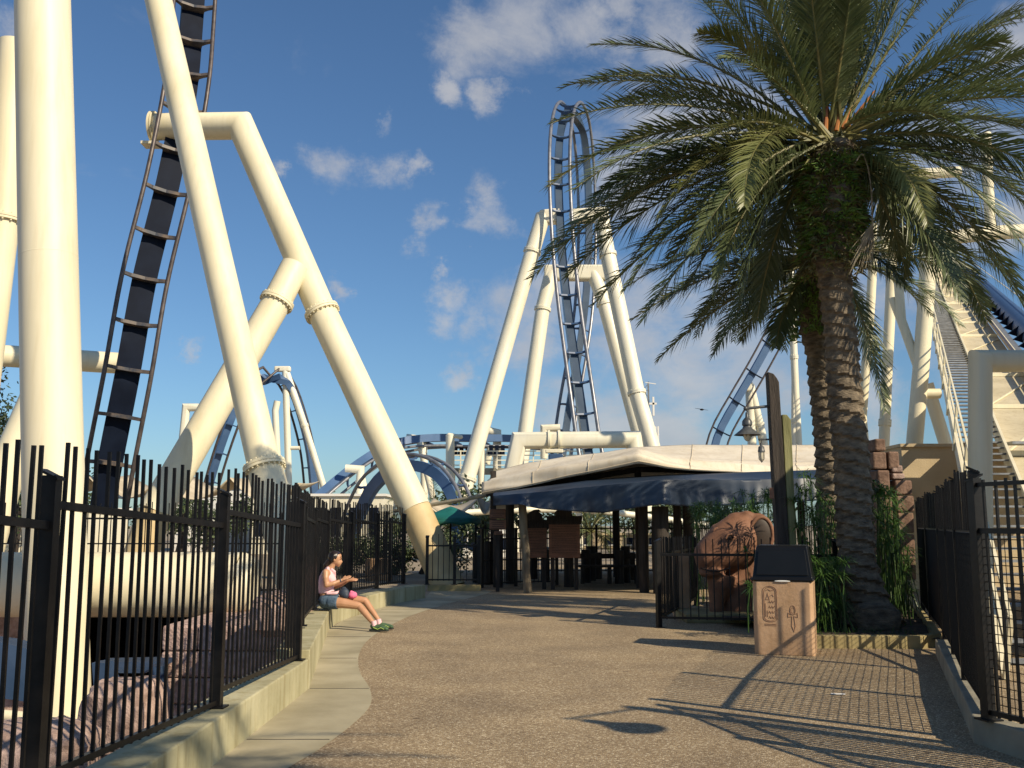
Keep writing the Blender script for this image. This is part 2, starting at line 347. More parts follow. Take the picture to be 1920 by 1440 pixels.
# pit: floor and walls, running on under the ground at the back as a tunnel
pf = MB()
def pitfloor(u, v):
    x = -24 + 22*u; y = -3 + 50*v
    return V(x, y, -2.3 + .25*noise.noise(V(x*.6, y*.6, 0)) + .10*noise.noise(V(x*2, y*2, 4)))
pf.grid(pitfloor, 60, 90)
struct(pf.build('pit_floor', mat('pink_gravel', (.26,.18,.14), (.42,.31,.25), scale=5, rough=.95, bump=.8, bscale=25), smooth=60))
pw = MB()
pe = pitp[1:5]
for i in range(len(pe)-1):
    a, b = pe[i], pe[i+1]
    pw.prism([V(a[0],a[1],-2.7), V(b[0],b[1],-2.7), V(b[0],b[1],-.004), V(a[0],a[1],-.004)], (.06, 0, 0))
pw.add([(-24,-3,-2.7),(-24,21.5,-2.7),(-24,21.5,-.004),(-24,-3,-.004)], [(0,1,2,3)])
pw.prism([V(-24,21.5,-2.7),V(-8.2,21.5,-2.7),V(-10.0,21.5,-.15),V(-10.1,21.5,-.004),V(-24,21.5,-.004)], (0,.5,0))
pw.prism([V(-4.6,21.5,-2.7),V(-3.3,21.5,-2.7),V(-3.3,21.5,-.004),V(-4.6,21.5,-.004)], (0,.5,0))
pw.add([(-24,47,-2.7),(-2,47,-2.7),(-2,47,-.004),(-24,47,-.004)], [(0,1,2,3)])
pw.add([(-3.3,22.01,-2.7),(-3.3,47,-2.7),(-3.3,47,-.004),(-3.3,22.01,-.004)], [(0,1,2,3)])
struct(pw.build('pit_wall', 'pink'))

for i,(y0,x1) in enumerate(((3.2,-1.6),(5.6,-1.6),(7.9,-1.36),(10.3,-1.4),(12.6,-1.87),(15.0,-2.03),(17.4,-1.9),(19.8,-1.58),(22.2,-1.1))):
    xw = -2.0 if y0 <= 10.3 else (-2.0-.145*(y0-10.3) if y0 < 16 else -2.85+.14*max(0,y0-17.4))
    struct(MB().box(((xw+x1)/2, y0, .0095), (x1-xw-.02, .014, .003)).build('path_joint','joint'))
# low concrete seat wall: near part lower, far part a step higher
def ribbon_wall(line, h, th, name, m, parent, lip=.0, z0=0):
    mb = MB(); P = [V(x,y,0) for x,y in line]; n = len(P); L = []; Rr = []
    for i in range(n):
        d = ((P[min(i+1,n-1)]-P[i]).normalized() + (P[i]-P[max(i-1,0)]).normalized()).normalized(); nn = V(-d.y, d.x, 0)
        L.append(P[i]); Rr.append(P[i]+nn*th)
    hs = h if isinstance(h, list) else [h]*n
    for i in range(n-1):
        a,b,c,d = L[i],L[i+1],Rr[i+1],Rr[i]
        z = lambda p,k: V(p.x,p.y,z0+hs[k]); y = lambda p: V(p.x,p.y,z0)
        mb.add([y(a),y(b),y(c),y(d),z(a,i),z(b,i+1),z(c,i+1),z(d,i)], [(4,5,6,7),(0,1,5,4),(2,3,7,6)]+([(3,0,4,7)] if i==0 else [])+([(1,2,6,5)] if i==n-2 else []))
    return mb.build(name, m, parent, bevel=.012)
sw = thing('seat_wall', 'long low weathered concrete wall curving along the left side, a woman sitting on it', 'wall', (-2.0,8,0))
ribbon_wall([(-2.0,-2),(-2.0,3),(-2.0,10.3)], .30, .32, 'lower_wall', 'concrete', sw)
far_line = [(-2.0,10.303)] + [tuple(p.to_2d()) for p in crom([V(-2.0,10.303,0),V(-2.83,16.0,0)], 4)][1:-1] + [tuple(p.to_2d()) for p in crom([V(-2.83,16,0),V(-2.88,17.4,0),V(-2.68,19.4,0),V(-2.35,21.4,0),V(-1.92,22.9,0)],5)]
ribbon_wall(far_line, [.38]+[.355,.33,.31]+[.295]*(len(far_line)-4), .34, 'upper_wall', 'concrete', sw)

# ------------------------------------------------------------------ iron fences
def fence(name, label, cat, pts, ztop0, ztop1, zrail0, zrail1, zb0, zb1, spacing=.125, pw_=.0175, postw=.074, zpost=None, mid=None, group=None, mesh=False, base=0, wave=0, m='black', post_base=None):
    root = thing(name, label, cat, (pts[0][0], pts[0][1], 0), group)
    P = [V(x,y,0) for x,y in pts]
    for i, p in enumerate(P):
        pb = MB(); zt = (zpost or (zrail0+.12))
        d = (P[min(i+1,len(P)-1)]-P[max(i-1,0)]).normalized(); ang = Matrix.Rotation(atan2(d.y,d.x), 3, 'Z')
        zz = base if post_base is None else post_base
        pb.box(p+V(0,0,(zt+zz)/2), (postw,postw,zt-zz), ang); pb.box(p+V(0,0,zz+.006), (postw*1.9,postw*1.9,.012), ang)
        t0 = V(0,0,zt); M = ang                       # angled cap
        vs = [p + M @ V(a*postw*.62, b*postw*.62, 0) + V(0,0,zt-.01+(.03 if b>0 else -.015)) for a,b in ((-1,-1),(1,-1),(1,1),(-1,1))]
        pb.prism(vs, (0,0,.014)); pb.build('fence_post', m, root)
    for i in range(len(P)-1):
        a, b = P[i], P[i+1]; L = (b-a).length; d = (b-a)/L; nn = V(-d.y,d.x,0)
        a2, b2 = a+d*postw/2, b-d*postw/2
        MB().beam(a2+V(0,0,zrail0), b2+V(0,0,zrail1), .036, .040).build('top_rail', m, root)
        MB().beam(a2+V(0,0,zb0), b2+V(0,0,zb1), .036, .036).build('bottom_rail', m, root)
        if mid: MB().beam(a2+V(0,0,mid), b2+V(0,0,mid), .03, .03).build('middle_rail', m, root)
        pk = MB(); n = max(1, int(round(L/spacing)))
        for k in range(1, n):
            t = k/n; p = a.lerp(b, t)+nn*.002; zt = ztop0+(ztop1-ztop0)*t + wave*sin(t*pi) + R.uniform(-.02,.02); zb = zb0+(zb1-zb0)*t - .03
            lean = V(R.uniform(-.01,.01), R.uniform(-.01,.01), 0)
            pk.beam(p+V(0,0,zb), p+lean+V(0,0,zt), pw_, pw_, up=(d.x,d.y,0))
        pk.build('picket_panel', m, root)
        if mesh:
            wm = MB(); n2 = int(L/.06)
            for k in range(1, n2):
                p = a.lerp(b, k/n2)+nn*.022; wm.tube([p+V(0,0,zb0), p+V(0,0,zrail0)], .0034, 4, False)
            nz_ = int((zrail0-zb0)/.06)
            for k in range(nz_+1):
                z = zb0+(zrail0-zb0)*k/nz_; wm.tube([a+nn*.018+V(0,0,z), b+nn*.018+V(0,0,z)], .0034, 4, False)
            wm.build('wire_mesh', m, root)
    return root
OFF = .16
left_fence = fence('iron_fence', 'tall black picket fence standing on the seat wall beside the pit, nearest at left', 'fence',
    [(-2.30,.8),(-2.16,2.75),(-2.24,4.95),(-2.13,7.55),(-2.09,10.12)], 2.02,1.96, 1.70,1.60, .42,.34, zpost=1.84, base=.30)
fence('iron_fence', 'tall black picket fence behind the sitting woman, curving with the wall', 'fence',
    [(-2.24,10.5),(-2.62,12.9),(-2.95,15.3),(-3.06,17.0),(-2.93,18.7),(-2.68,20.4),(-2.32,22.0)], 2.04,1.98, 1.70,1.64, .44,.42, zpost=1.84, base=.36, spacing=.115)
fence('iron_fence', 'black picket fence on the far edge of the pit, behind the thick cream pipe', 'fence',
    [(-14.5,22.6),(-12.0,22.6),(-9.5,22.6),(-7.2,22.6),(-5.1,22.6)], 2.1,2.1, 1.75,1.75, .2,.2, zpost=1.85, spacing=.13, mid=1.2)
fence('iron_fence', 'black picket fence running back into the park from the pit corner', 'fence',
    [(-4.6,22.6),(-4.2,26.0),(-3.5,29.5)], 2.0,2.0, 1.65,1.65, .25,.25, zpost=1.8, spacing=.13)
k1 = thing('low_fence', 'short black fence on a yellow kerb at the foot of the thick leaning column', 'fence', (-1.5,25.4,0))
MB().box((-1.42,25.45,.075),(1.30,.32,.15)).build('kerb','yellow',k1,bevel=.01)
f2 = fence('tmp','x','y',[(-2.1,25.45),(-1.42,25.45),(-.82,25.45)],1.38,1.38,1.10,1.10,.27,.27,zpost=1.32,base=.15,spacing=.14)
for ch in list(f2.children): attach(ch, k1)
bpy.data.objects.remove(f2)
fence('iron_fence', 'black queue fence in the shade under the blue awning, left of the signboards', 'fence',
    [(-.78,26.6),(.1,27.3),(1.2,27.6)], 1.5,1.5, 1.25,1.25, .12,.12, zpost=1.5, spacing=.13, mid=.7)
fence('iron_fence', 'long black queue fence far back in the shade between the awning posts', 'fence',
    [(-1.2,34),(.8,34),(2.8,34),(4.8,34),(6.8,34)], 1.75,1.75, 1.5,1.5, .12,.12, zpost=1.6, spacing=.16, pw_=.03, mid=.85)
fence('iron_fence', 'waist high black fence in front of the red animal head sculpture', 'fence',
    [(3.7,20.8),(3.05,18.6),(2.32,16.35),(4.15,16.0),(5.0,15.9)], 1.40,1.40, 1.14,1.14, .16,.16, zpost=1.36, spacing=.125, group=None)
fence('mesh_fence', 'black fence with wire mesh on a kerb at the right edge, nearest the viewer', 'fence',
    [(3.46,7.62),(3.86,6.2),(4.5,4.6),(5.2,3.0)], 1.93,1.93, 1.56,1.56, .26,.26, zpost=1.95, mesh=True, base=.2, spacing=.105, mid=1.90)
fence('mesh_fence', 'dark row of fence and gate panels receding along the right side', 'fence',
    [(3.56,7.85),(4.15,9.55),(4.85,11.4),(5.55,13.3),(6.4,15.8),(7.35,18.5)], 2.0,2.1, 1.54,1.54, .26,.26, zpost=2.02, mesh=True, base=.05, spacing=.105)
ribbon_wall([(5.2,2.4),(4.15,4.8),(3.55,7.0),(3.42,7.8),(3.75,8.7),(4.5,10.8),(5.25,12.9)][::-1], .2, .16, 'kerb_wall', 'conc2', None)
tag(bpy.data.objects['kerb_wall'], 'grey concrete kerb curving under the right hand fence', 'kerb')

# ------------------------------------------------------------------ coaster supports
def flange(mb, p, d, r, t=.07, bolts=18):
    d = d.normalized(); mb.tube([p-d*t, p-d*.006], r*1.17, 28); mb.tube([p+d*.006, p+d*t], r*1.17, 28)
    a = d.cross(V(0,0,1)).normalized(); b = d.cross(a)
    for k in range(bolts):
        o = (a*cos(2*pi*k/bolts)+b*sin(2*pi*k/bolts))*r*1.09
        mb.tube([p+o-d*(t+.04), p+o+d*(t+.04)], .022, 6)
def P3(l): return [at(*q) for q in l]
def pipe(root, pts, r, name='pipe', m='cream', fl=(), n=32, bolts=18):
    pts = [Vector(p) for p in pts]
    o = MB().tube(pts, r, n).build(name, m, root, smooth=35)
    rr = r if not isinstance(r, (list,tuple)) else r[0]
    if r0_ := (rr > .35 and m == 'cream' and name != 'end_cap'):
        for i in range(len(pts)-1):
            L = (pts[i+1]-pts[i]).length; d = (pts[i+1]-pts[i])/L; k = 3.1
            ra = r[i] if isinstance(r,(list,tuple)) else r; rb = r[i+1] if isinstance(r,(list,tuple)) else r
            while k < min(L-1.5, 30):
                rk = ra+(rb-ra)*k/L; MB().tube([pts[i]+d*(k-.013), pts[i]+d*k, pts[i]+d*(k+.013)], [rk*1.001, rk*1.007, rk*1.001], n, False).build('weld_seam', m, root, smooth=50); k += 6.1
    for (i, t) in fl:
        fm = MB(); flange(fm, pts[i].lerp(pts[i+1], t), pts[i+1]-pts[i], rr, bolts=bolts); fm.build('flange', m, root, smooth=35)
    return o
def support(label, loc=(0,0,0), name='coaster_support'): return thing(name, label, 'support', loc)
# A : huge upright column at left
pA = P3([(112,1420,18.5),(80,0,19.3),(72,-500,19.6)])
s = support('thickest upright cream steel column, nearest at far left', pA[0]); pipe(s, [pA[0],pA[1],pA[2]], [.545,.53,.52])
fm = MB(); flange(fm, V(pA[0].x, pA[0].y, -2.14), V(0,0,1), .56, .06); fm.build('flange','cream',s,smooth=35)
# B : thinner column crossing in front of the ladder track
pB = P3([(568,1150,23.6),(496,876,24.6),(297,0,28.5),(200,-420,30.5)])
s = support('slim leaning cream column passing in front of the dark ladder track', pB[0])
pipe(s, pB[1:], .40); pipe(s, pB[:2], .43, name='base_pipe')
fm = MB(); flange(fm, pB[1], pB[2]-pB[1], .44, .075, 22); fm.build('flange','cream',s,smooth=35)
# C + arm + D
pC = P3([(292,238,31.2),(452,236,30.6),(604,586,29.5),(778,955,28.2),(840,1098,27.8)])
s = support('bent cream support arch with a horizontal arm and a slanting brace, centre left', pC[-1])
pipe(s, pC[:3], .43); pipe(s, pC[2:4], .44, name='lower_pipe')
pipe(s, [pC[3], pC[4]+(pC[4]-pC[3])*.05], .445, name='painted_foot', m='tan')
fm = MB(); flange(fm, pC[2], pC[3]-pC[2], .45, .075, 22); fm.build('flange','cream',s,smooth=35)
fm = MB(); a = pC[0]; fm.tube([a+V(-.05,0,0), a], .50, 28); fm.tube([a+V(-.14,0,0), a+V(-.07,0,0)], .50, 28)
fm.box(a+V(-.1,-.05,-.62), (.5,.5,.09)); fm.build('end_plate','cream',s,smooth=35)
pD = P3([(250,1085,26.9),(290,960,27.2),(519,566,29.0),(553,500,29.4)])
pipe(s, pD[1:3], [.435,.42], name='brace_pipe'); pipe(s, pD[2:], .42, name='brace_tip'); pipe(s, pD[:2], .445, name='brace_foot', m='tan')
fm = MB(); flange(fm, pD[2], pD[3]-pD[2], .43, .075, 20); fm.build('flange','cream',s,smooth=35)
# far left struts
s = support('slender cream strut rising at the left edge with a bolted collar', at(-50,560,22))
pp = P3([(28,80,23),(6,410,23),(-60,950,23)]); pipe(s, pp, .36); fm=MB(); flange(fm, pp[1], pp[2]-pp[1], .37,.06,14); fm.build('flange','cream',s,smooth=35)
s = support('cream strut sloping down behind the thickest column near the ground', at(0,1000,30))
pipe(s, P3([(95,690,31),(20,860,30.5),(-40,1080,30)]), .50)
# horizontal tube behind
s = support('horizontal cream pipe reaching from the left edge to the dark ladder track', at(0,670,33))
pipe(s, P3([(-200,660,31),(20,668,33),(222,681,34)]), .36)
# low thick tube in pit
s = support('very thick horizontal cream pipe lying low behind the front fence', at(200,1095,20))
pipe(s, P3([(-420,1096,20),(452,1096,20)]), .62, fl=())
pipe(s, P3([(452,1096,20),(478,1098,20)]), [.62,.50], name='end_cap')
bk = MB(); 
for x in (392, 425): bk.prism([at(x,1150,19.75)+V(0,0,.10), at(x,1150,19.75)+V(.06,0,.10), at(x+6,1185,19.75)+V(.12,0,0), at(x-4,1185,19.75)], (0,.55,0))
bk.build('bracket','tan',s)
# ------------------------------------------------------------------ coaster track builder
def track(name, label, pts, hint, gauge=1.25, spine=(.5,.62), off=.62, flip=1, step=1.3, m_sp='blue', m_rl='rail', m_tie='tie', rr=.075, tie_t=.09, n=14):
    cs = crom(pts, n); cs = resample(cs, .5 if step < 2 else 1.0); hint = Vector(hint)
    root = thing(name, label, 'roller coaster', cs[0])
    fr = []
    for i, p in enumerate(cs):
        T = (cs[min(i+1,len(cs)-1)]-cs[max(i-1,0)]).normalized(); sdv = (hint - T*hint.dot(T)).normalized(); N = T.cross(sdv).normalized()*flip
        fr.append((p, T, sdv, N))
    w2, h2 = spine[0]/2, spine[1]/2
    mb = MB(); vs = []
    for (p,T,sdv,N) in fr:
        c = p + N*(off+h2)
        for a,b in ((-1,-1),(1,-1),(1,1),(-1,1)): vs.append(c + sdv*(a*w2) + N*(b*h2))
    k = len(fr); fs = [(i*4+j, i*4+(j+1)%4, (i+1)*4+(j+1)%4, (i+1)*4+j) for i in range(k-1) for j in range(4)] + [(3,2,1,0), tuple((k-1)*4+j for j in range(4))]
    mb.add(vs, fs); mb.build('spine', m_sp, root, smooth=30)
    for sg in (-1,1): MB().tube([p+sdv*(sg*gauge/2) for (p,T,sdv,N) in fr], rr, 10).build('rail', m_rl, root, smooth=50)
    ds = resample(cs, step); j = 0
    for q in ds[:99]:
        i = min(range(len(cs)), key=lambda q_: (cs[q_]-q).length_squared); p,T,sdv,N = fr[i]; g2 = gauge/2
        prof = [(-g2,-.05),(-g2*.6,.10),(0,.17),(g2*.6,.10),(g2,-.05),(g2,.07),(g2*.72,.20),(w2*1.02,off*.72),(w2,off+.02),(-w2,off+.02),(-w2*1.02,off*.72),(-g2*.72,.20),(-g2,.07)]
        MB().prism([q + sdv*a + N*b - T*tie_t/2 for a,b in prof], T*tie_t).build('cross_tie', m_tie, root)
    return root
# near track at left: rails face the viewer, spine behind
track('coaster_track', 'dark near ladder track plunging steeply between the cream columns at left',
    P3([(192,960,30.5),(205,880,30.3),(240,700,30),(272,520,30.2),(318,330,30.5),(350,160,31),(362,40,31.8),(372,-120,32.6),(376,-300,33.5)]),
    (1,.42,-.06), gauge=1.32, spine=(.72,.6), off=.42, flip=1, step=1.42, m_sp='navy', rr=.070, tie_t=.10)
# centre loop
track('coaster_track', 'tall narrow blue loop seen edge on, rising behind the white canopy',
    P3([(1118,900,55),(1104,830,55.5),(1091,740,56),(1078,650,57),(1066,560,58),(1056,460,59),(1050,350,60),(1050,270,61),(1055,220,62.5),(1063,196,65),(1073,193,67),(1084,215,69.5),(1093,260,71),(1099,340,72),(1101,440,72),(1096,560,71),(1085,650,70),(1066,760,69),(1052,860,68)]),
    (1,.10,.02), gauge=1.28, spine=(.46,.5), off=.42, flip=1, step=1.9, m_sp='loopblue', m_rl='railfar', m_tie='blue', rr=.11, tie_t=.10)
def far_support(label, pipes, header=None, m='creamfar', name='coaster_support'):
    allp = [P3(p[0]) for p in pipes]
    s = support(label, allp[0][0], name)
    for pts, q in zip(allp, pipes):
        pipe(s, pts, q[1], m=m, n=20)
        for (i, t) in (q[2] if len(q) > 2 else ()):
            fm = MB(); flange(fm, pts[i].lerp(pts[i+1], t), pts[i+1]-pts[i], q[1], .10, 12); fm.build('flange', m, s, smooth=35)
    if header:
        for (a, b, wd, h) in header:
            MB().beam(at(*a), at(*b), wd, h).build('header_beam', m, s, bevel=.12)
    return s
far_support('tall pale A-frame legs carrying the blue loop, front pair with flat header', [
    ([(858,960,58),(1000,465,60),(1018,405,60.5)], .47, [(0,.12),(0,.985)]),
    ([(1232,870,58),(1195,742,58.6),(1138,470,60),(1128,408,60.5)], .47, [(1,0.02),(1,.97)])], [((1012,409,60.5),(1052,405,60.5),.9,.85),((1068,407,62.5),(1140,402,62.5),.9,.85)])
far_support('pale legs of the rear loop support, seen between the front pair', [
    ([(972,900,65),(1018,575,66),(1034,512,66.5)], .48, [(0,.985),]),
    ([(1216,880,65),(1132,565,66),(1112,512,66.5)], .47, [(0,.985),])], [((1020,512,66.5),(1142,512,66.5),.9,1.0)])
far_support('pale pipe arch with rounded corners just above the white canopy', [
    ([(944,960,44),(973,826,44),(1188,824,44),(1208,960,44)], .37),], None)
gb = bpy.data.objects  # clamps and hanger block on the pipe arch
ar = [o for o in COL.objects if o.get('label','').startswith('pale pipe arch')][0]
for px in (1029, 1048):
    c = at(px,825,44); MB().tube([c-V(.05,0,0), c+V(.05,0,0)], .44, 20).build('clamp_ring','creamfar',ar,smooth=40)
c = at(1039,846,44); MB().box(c,(.75,.5,.16)).build('clamp_plate','creamfar',ar,bevel=.02)
c = at(1042,872,44.1); MB().box(c,(.62,.6,.95)).build('hanger_block','blue',ar,bevel=.04)
s = support('long pale curved pipe low behind the queue, seen under the awning', at(1100,985,46)); pipe(s, crom(P3([(860,962,44),(980,956,45),(1100,957,46),(1210,968,47),(1330,985,48)]),6), .14, m='creamfar', n=12)
fs_ = far_support('small pale bent pipe behind the loop foot', [([(1020,860,60),(1020,803,60),(1050,802,60)], .22)])
# mid distance tracks
track('coaster_track', 'level blue track with dark cars hanging below, left of the canopy',
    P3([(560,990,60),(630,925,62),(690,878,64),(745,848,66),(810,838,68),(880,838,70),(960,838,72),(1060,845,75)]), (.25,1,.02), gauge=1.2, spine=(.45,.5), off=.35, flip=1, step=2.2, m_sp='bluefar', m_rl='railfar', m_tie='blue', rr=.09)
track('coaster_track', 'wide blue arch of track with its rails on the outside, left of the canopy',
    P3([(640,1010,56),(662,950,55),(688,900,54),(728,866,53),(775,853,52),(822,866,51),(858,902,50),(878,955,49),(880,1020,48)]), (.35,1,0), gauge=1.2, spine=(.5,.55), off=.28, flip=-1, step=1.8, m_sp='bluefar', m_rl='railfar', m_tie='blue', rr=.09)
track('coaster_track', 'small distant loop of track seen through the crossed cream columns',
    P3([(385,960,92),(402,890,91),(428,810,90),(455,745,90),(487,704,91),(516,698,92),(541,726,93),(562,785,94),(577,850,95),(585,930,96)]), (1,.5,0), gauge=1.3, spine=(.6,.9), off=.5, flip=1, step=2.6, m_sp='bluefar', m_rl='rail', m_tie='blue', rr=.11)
track('coaster_track', 'distant blue track climbing steeply to the right behind the wooden lamp post',
    P3([(1335,870,78),(1352,810,78),(1385,750,78),(1420,690,78),(1452,630,78),(1482,560,78),(1510,470,79),(1530,380,80)]), (1,.1,.5), gauge=1.6, spine=(.55,.3), off=.3, flip=1, step=2.4, m_sp='bluefar', m_rl='rail', m_tie='navy', rr=.075)
far_support('tall pale mast and stay beside the small distant loop', [([(543,960,92),(535,692,92)], .30), ([(612,930,92),(572,800,92),(538,700,92)], .30, [(1,.02)]), ([(522,900,92),(516,770,92),(520,752,92)], .3), ([(562,840,92),(535,840,92)],.18)], [((515,692,92),(545,692,92),.6,.5)])
far_support('pale square-cornered pipe frame left of the small distant loop', [([(335,900,88),(349,764,88),(372,764,88)], .35)])
far_support('short pale post and stay under the distant climbing blue track', [([(1412,880,79),(1405,720,79)], .34), ([(1446,900,79),(1425,800,79),(1406,722,79)], .34, [(1,.05)])], [((1396,725,79),(1410,725,79),.8,.8)])
far_support('pale bent pipe hanger above the level blue track, with one collar', [([(762,820,68),(794,824,68),(796,960,68)], .24), ([(787,830,67),(812,935,67)],.22)])
far_support('pale short pipe hanger at the sloping end of the blue track', [([(648,878,62),(676,880,62),(672,960,62)], .24), ([(676,882,63),(690,950,63)],.2,[(0,.7)])])
far_support('pale bent pipe hanger over the cars, right of the leaning leg', [([(908,806,72),(932,812,72),(932,880,72)], .3,[(1,.6)]), ([(912,870,71),(920,840,71)],.25)])
far_support('pale boxy signal post with a short top arm over the level track', [([(844,960,60),(844,815,60)], .26)], [((838,815,60),(868,820,60),.35,.25)])
far_support('thin pale post standing just right of the leaning loop leg', [([(902,960,60),(902,822,60)], .2)])
# cars below the level track
cg = 'coaster cars on the level track'
for i, px in enumerate((855, 866, 877, 921, 932, 943)):
    c = at(px, 839, 70); mb = MB(); mb.box(c+V(0,-.5,-.25),(.26,.5,.7)); mb.box(c+V(.1,-.5,.0),(.5,.4,.12)); mb.ball(c+V(-.14,-.5,-.45),(.12,.14,.2),8,6)
    tag(mb.build('coaster_car', 'navy'), 'small dark coaster car hanging under the distant level blue track', 'coaster car', cg)
# walkway
wk = thing('maintenance_walkway', 'pale elevated walkway with railings behind the leaning leg', 'walkway', at(850,885,62))
a, b = at(842,884,62), at(1090,884,62)
MB().beam(a, b, 1.2, .35).build('deck', 'conc2', wk)
mb = MB()
for z in (.35,.65,.95,1.2): mb.beam(a+V(0,-.6,z), b+V(0,-.6,z), .06,.06)
for k in range(12): p = a.lerp(b, k/11); mb.beam(p+V(0,-.6,.1), p+V(0,-.6,1.25), .07,.07)
mb.build('railing','creamfar',wk)
for t in (.02,.5,.98):
    p = a.lerp(b,t); MB().tube([V(p.x,p.y,0), p-V(0,0,.18)], .22, 12).build('leg','creamfar',wk,smooth=40)

# ------------------------------------------------------------------ lift hill at the right
VPx = raydir(1708, 407).normalized()
L0 = at(1815, 925, 19); UX = V(1,0,0); LN = UX.cross(VPx).normalized()
def lp(s_, u, n=0): return L0 + VPx*s_ + UX*u + LN*n
lift = thing('lift_hill', 'cream lift hill with grey stairs climbing away behind the right palm', 'roller coaster', lp(-9,0))
mb = MB(); k = 0; s_ = -9.0
while s_ < 124:
    p = lp(s_, .5); mb.box(p, (.96, .24, .035)); s_ += .62
mb.build('stair_treads', 'galv', lift)
for u in (-.02, 1.03): MB().beam(lp(-9,u,-.05), lp(125,u,-.05), .06, .34, up=LN).build('stringer', 'cream', lift)
mb = MB()
for h in (.3,.65,1.0): mb.beam(lp(-9,-.1,h), lp(125,-.1,h), .04,.04, up=LN)
for k in range(30): mb.beam(lp(-9+k*4.4,-.1,-.1), lp(-9+k*4.4,-.1,1.02), .05,.05)
mb.build('railing','cream',lift)
mb = MB(); mb.beam(lp(-9,1.95,-.28), lp(125,1.95,-.28), 1.75, .05, up=LN); mb.build('trough_panel','trough',lift)
mb = MB()
for k in range(20):
    q = -8+k*6.2; mb.beam(lp(q,1.08,-.2), lp(q,2.83,-.2), .10,.12)
    mb.beam(lp(q,1.08,-.22), lp(q+4.9,2.8,-.22), .05,.04)
mb.build('cross_brace','cream',lift)
MB().beam(lp(-9,3.05,-.02), lp(125,3.05,-.02), .36, .05, up=LN).build('grate_walkway','galv',lift)
MB().beam(lp(-9,2.86,0), lp(125,2.86,0), .07, .22, up=LN).build('edge_beam','cream',lift)
MB().beam(lp(-9,2.70,.16), lp(125,2.70,.16), .12, .12, up=LN).build('rail','rail',lift)
MB().tube([lp(-9,4.15,.1), lp(125,4.15,.1)], .52, 24).build('spine','blue',lift,smooth=40)
mb = MB()
for k in range(34):
    q = -8+k*2.4; mb.prism([lp(q,3.2,.02),lp(q,3.75,.42),lp(q,3.9,-.2)], VPx*.09)
mb.build('tie_plate','navy',lift)
mb = MB(); mb.beam(lp(4.3,1.1,.05), lp(4.3,2.8,.05), .5,.06); mb.build('landing_grate','galv',lift)
mb = MB(); mb.tube([lp(-9,4.5,1.0), lp(125,4.5,1.0)], .03, 6); mb.build('hand_rail','cream',lift)
for (u0, u1, n0) in ((4.9,5.0,0),): pass
far_support('thick cream elbow pipe standing behind the right fence in front of the stairs', [([(1842,1240,14),(1838,900,14),(1838,677,14),(1990,677,14.4)], .158)], m='cream')
far_support('thick pale upright lift support with a side stub, just left of the stairs', [([(1713,850,34),(1726,700,34),(1738,540,34),(1741,430,34)], .27), ([(1722,738,34),(1762,738,34)], .17), ([(1684,520,35),(1690,600,34.6),(1722,690,34)], .16), ([(1703,640,34.5),(1672,560,35)],.12)], m='cream')
far_support('leaning pale leg between the lift support and the stairs', [([(1790,900,38),(1772,830,38),(1738,720,38)], .24), ], m='cream')
far_support('slender pale column with a collar, right of the big palm trunk', [([(1656,870,40),(1663,700,40),(1670,560,40),(1674,440,40)], .21, [(0,.45)])], m='cream')
far_support('thin pale column half hidden by the hanging frond', [([(1608,900,42),(1618,760,42),(1633,560,42),(1640,420,42)], .19), ([(1626,870,42),(1618,780,42)], .15)], m='cream')
far_support('close pair of thin pale columns left of the two palm trunks', [([(1500,880,62),(1492,740,62),(1486,600,62),(1480,480,62)], .22, [(1,.5)]), ([(1488,880,62),(1489,700,62),(1484,610,62)], .16, [(0,.5)])], m='creamfar')
far_support('pale horizontal pipe and short post above the lift at the right edge', [([(1740,450,36),(1860,437,36),(2000,428,36)], .26), ([(1858,440,36),(1852,330,36),(1848,250,36)], .19)], m='cream')
far_support('pale upper crossbeam glimpsed through the palm fronds', [([(1640,345,36),(1662,330,36),(1800,322,36)], .2), ([(1662,335,36),(1654,470,36)],.22), ([(1690,470,36),(1678,440,36)],.12)], m='cream')
mb = MB(); mb.prism([at(1668,432,36), at(1700,422,36), at(1716,468,36), at(1668,470,36)], (0,1.2,0))
tag(mb.build('drive_housing','creamfar'), 'grey white boxy machine housing beside the lift, seen through fronds', 'housing')

ob_ = thing('shade_blocker', 'added stack of stone blocks outside the frame, shading the elbow pipe', 'pillar', (7.95,12.6,0))  # added unseen stack that keeps the sun off the elbow pipe
for k in range(9): MB().box((7.95+R.uniform(-.03,.03),12.6,.3+.6*k),(.98+R.uniform(-.05,.05),1.3,.585)).build('stone_block','redstone',ob_,bevel=.03)
# tan building by the lift and stone blocks
bd = thing('stucco_building', 'tan stucco building with a flat top beyond the right palm', 'building', at(1750,980,26))
p0, p1 = at(1690,838,26), at(1812,838,26)
mb = MB(); mb.box(((p0.x+p1.x+3)/2, 29, p0.z/2), (p1.x-p0.x+3, 6, p0.z)); mb.build('wall','stucco',bd)
MB().box(((p0.x+p1.x+3)/2, 28.98, p0.z+.04), (p1.x-p0.x+3.1, 6.12, .08)).build('roof_edge','stucco',bd)
st = thing('stone_pillar', 'stepped pillar of rough pinkish stone blocks right of the palms', 'pillar', at(1690,1080,20))
def block(px0, py0, px1, py1, Y, dep=.6, m='redstone'):
    a, b = at(px0,py0,Y), at(px1,py1,Y); c = (a+b)/2
    mb = MB(); mb.box(c+V(0,dep/2,0), (abs(b.x-a.x)-.01, dep, abs(a.z-b.z)-.012)); return mb.build('stone_block', m, st, bevel=.03)
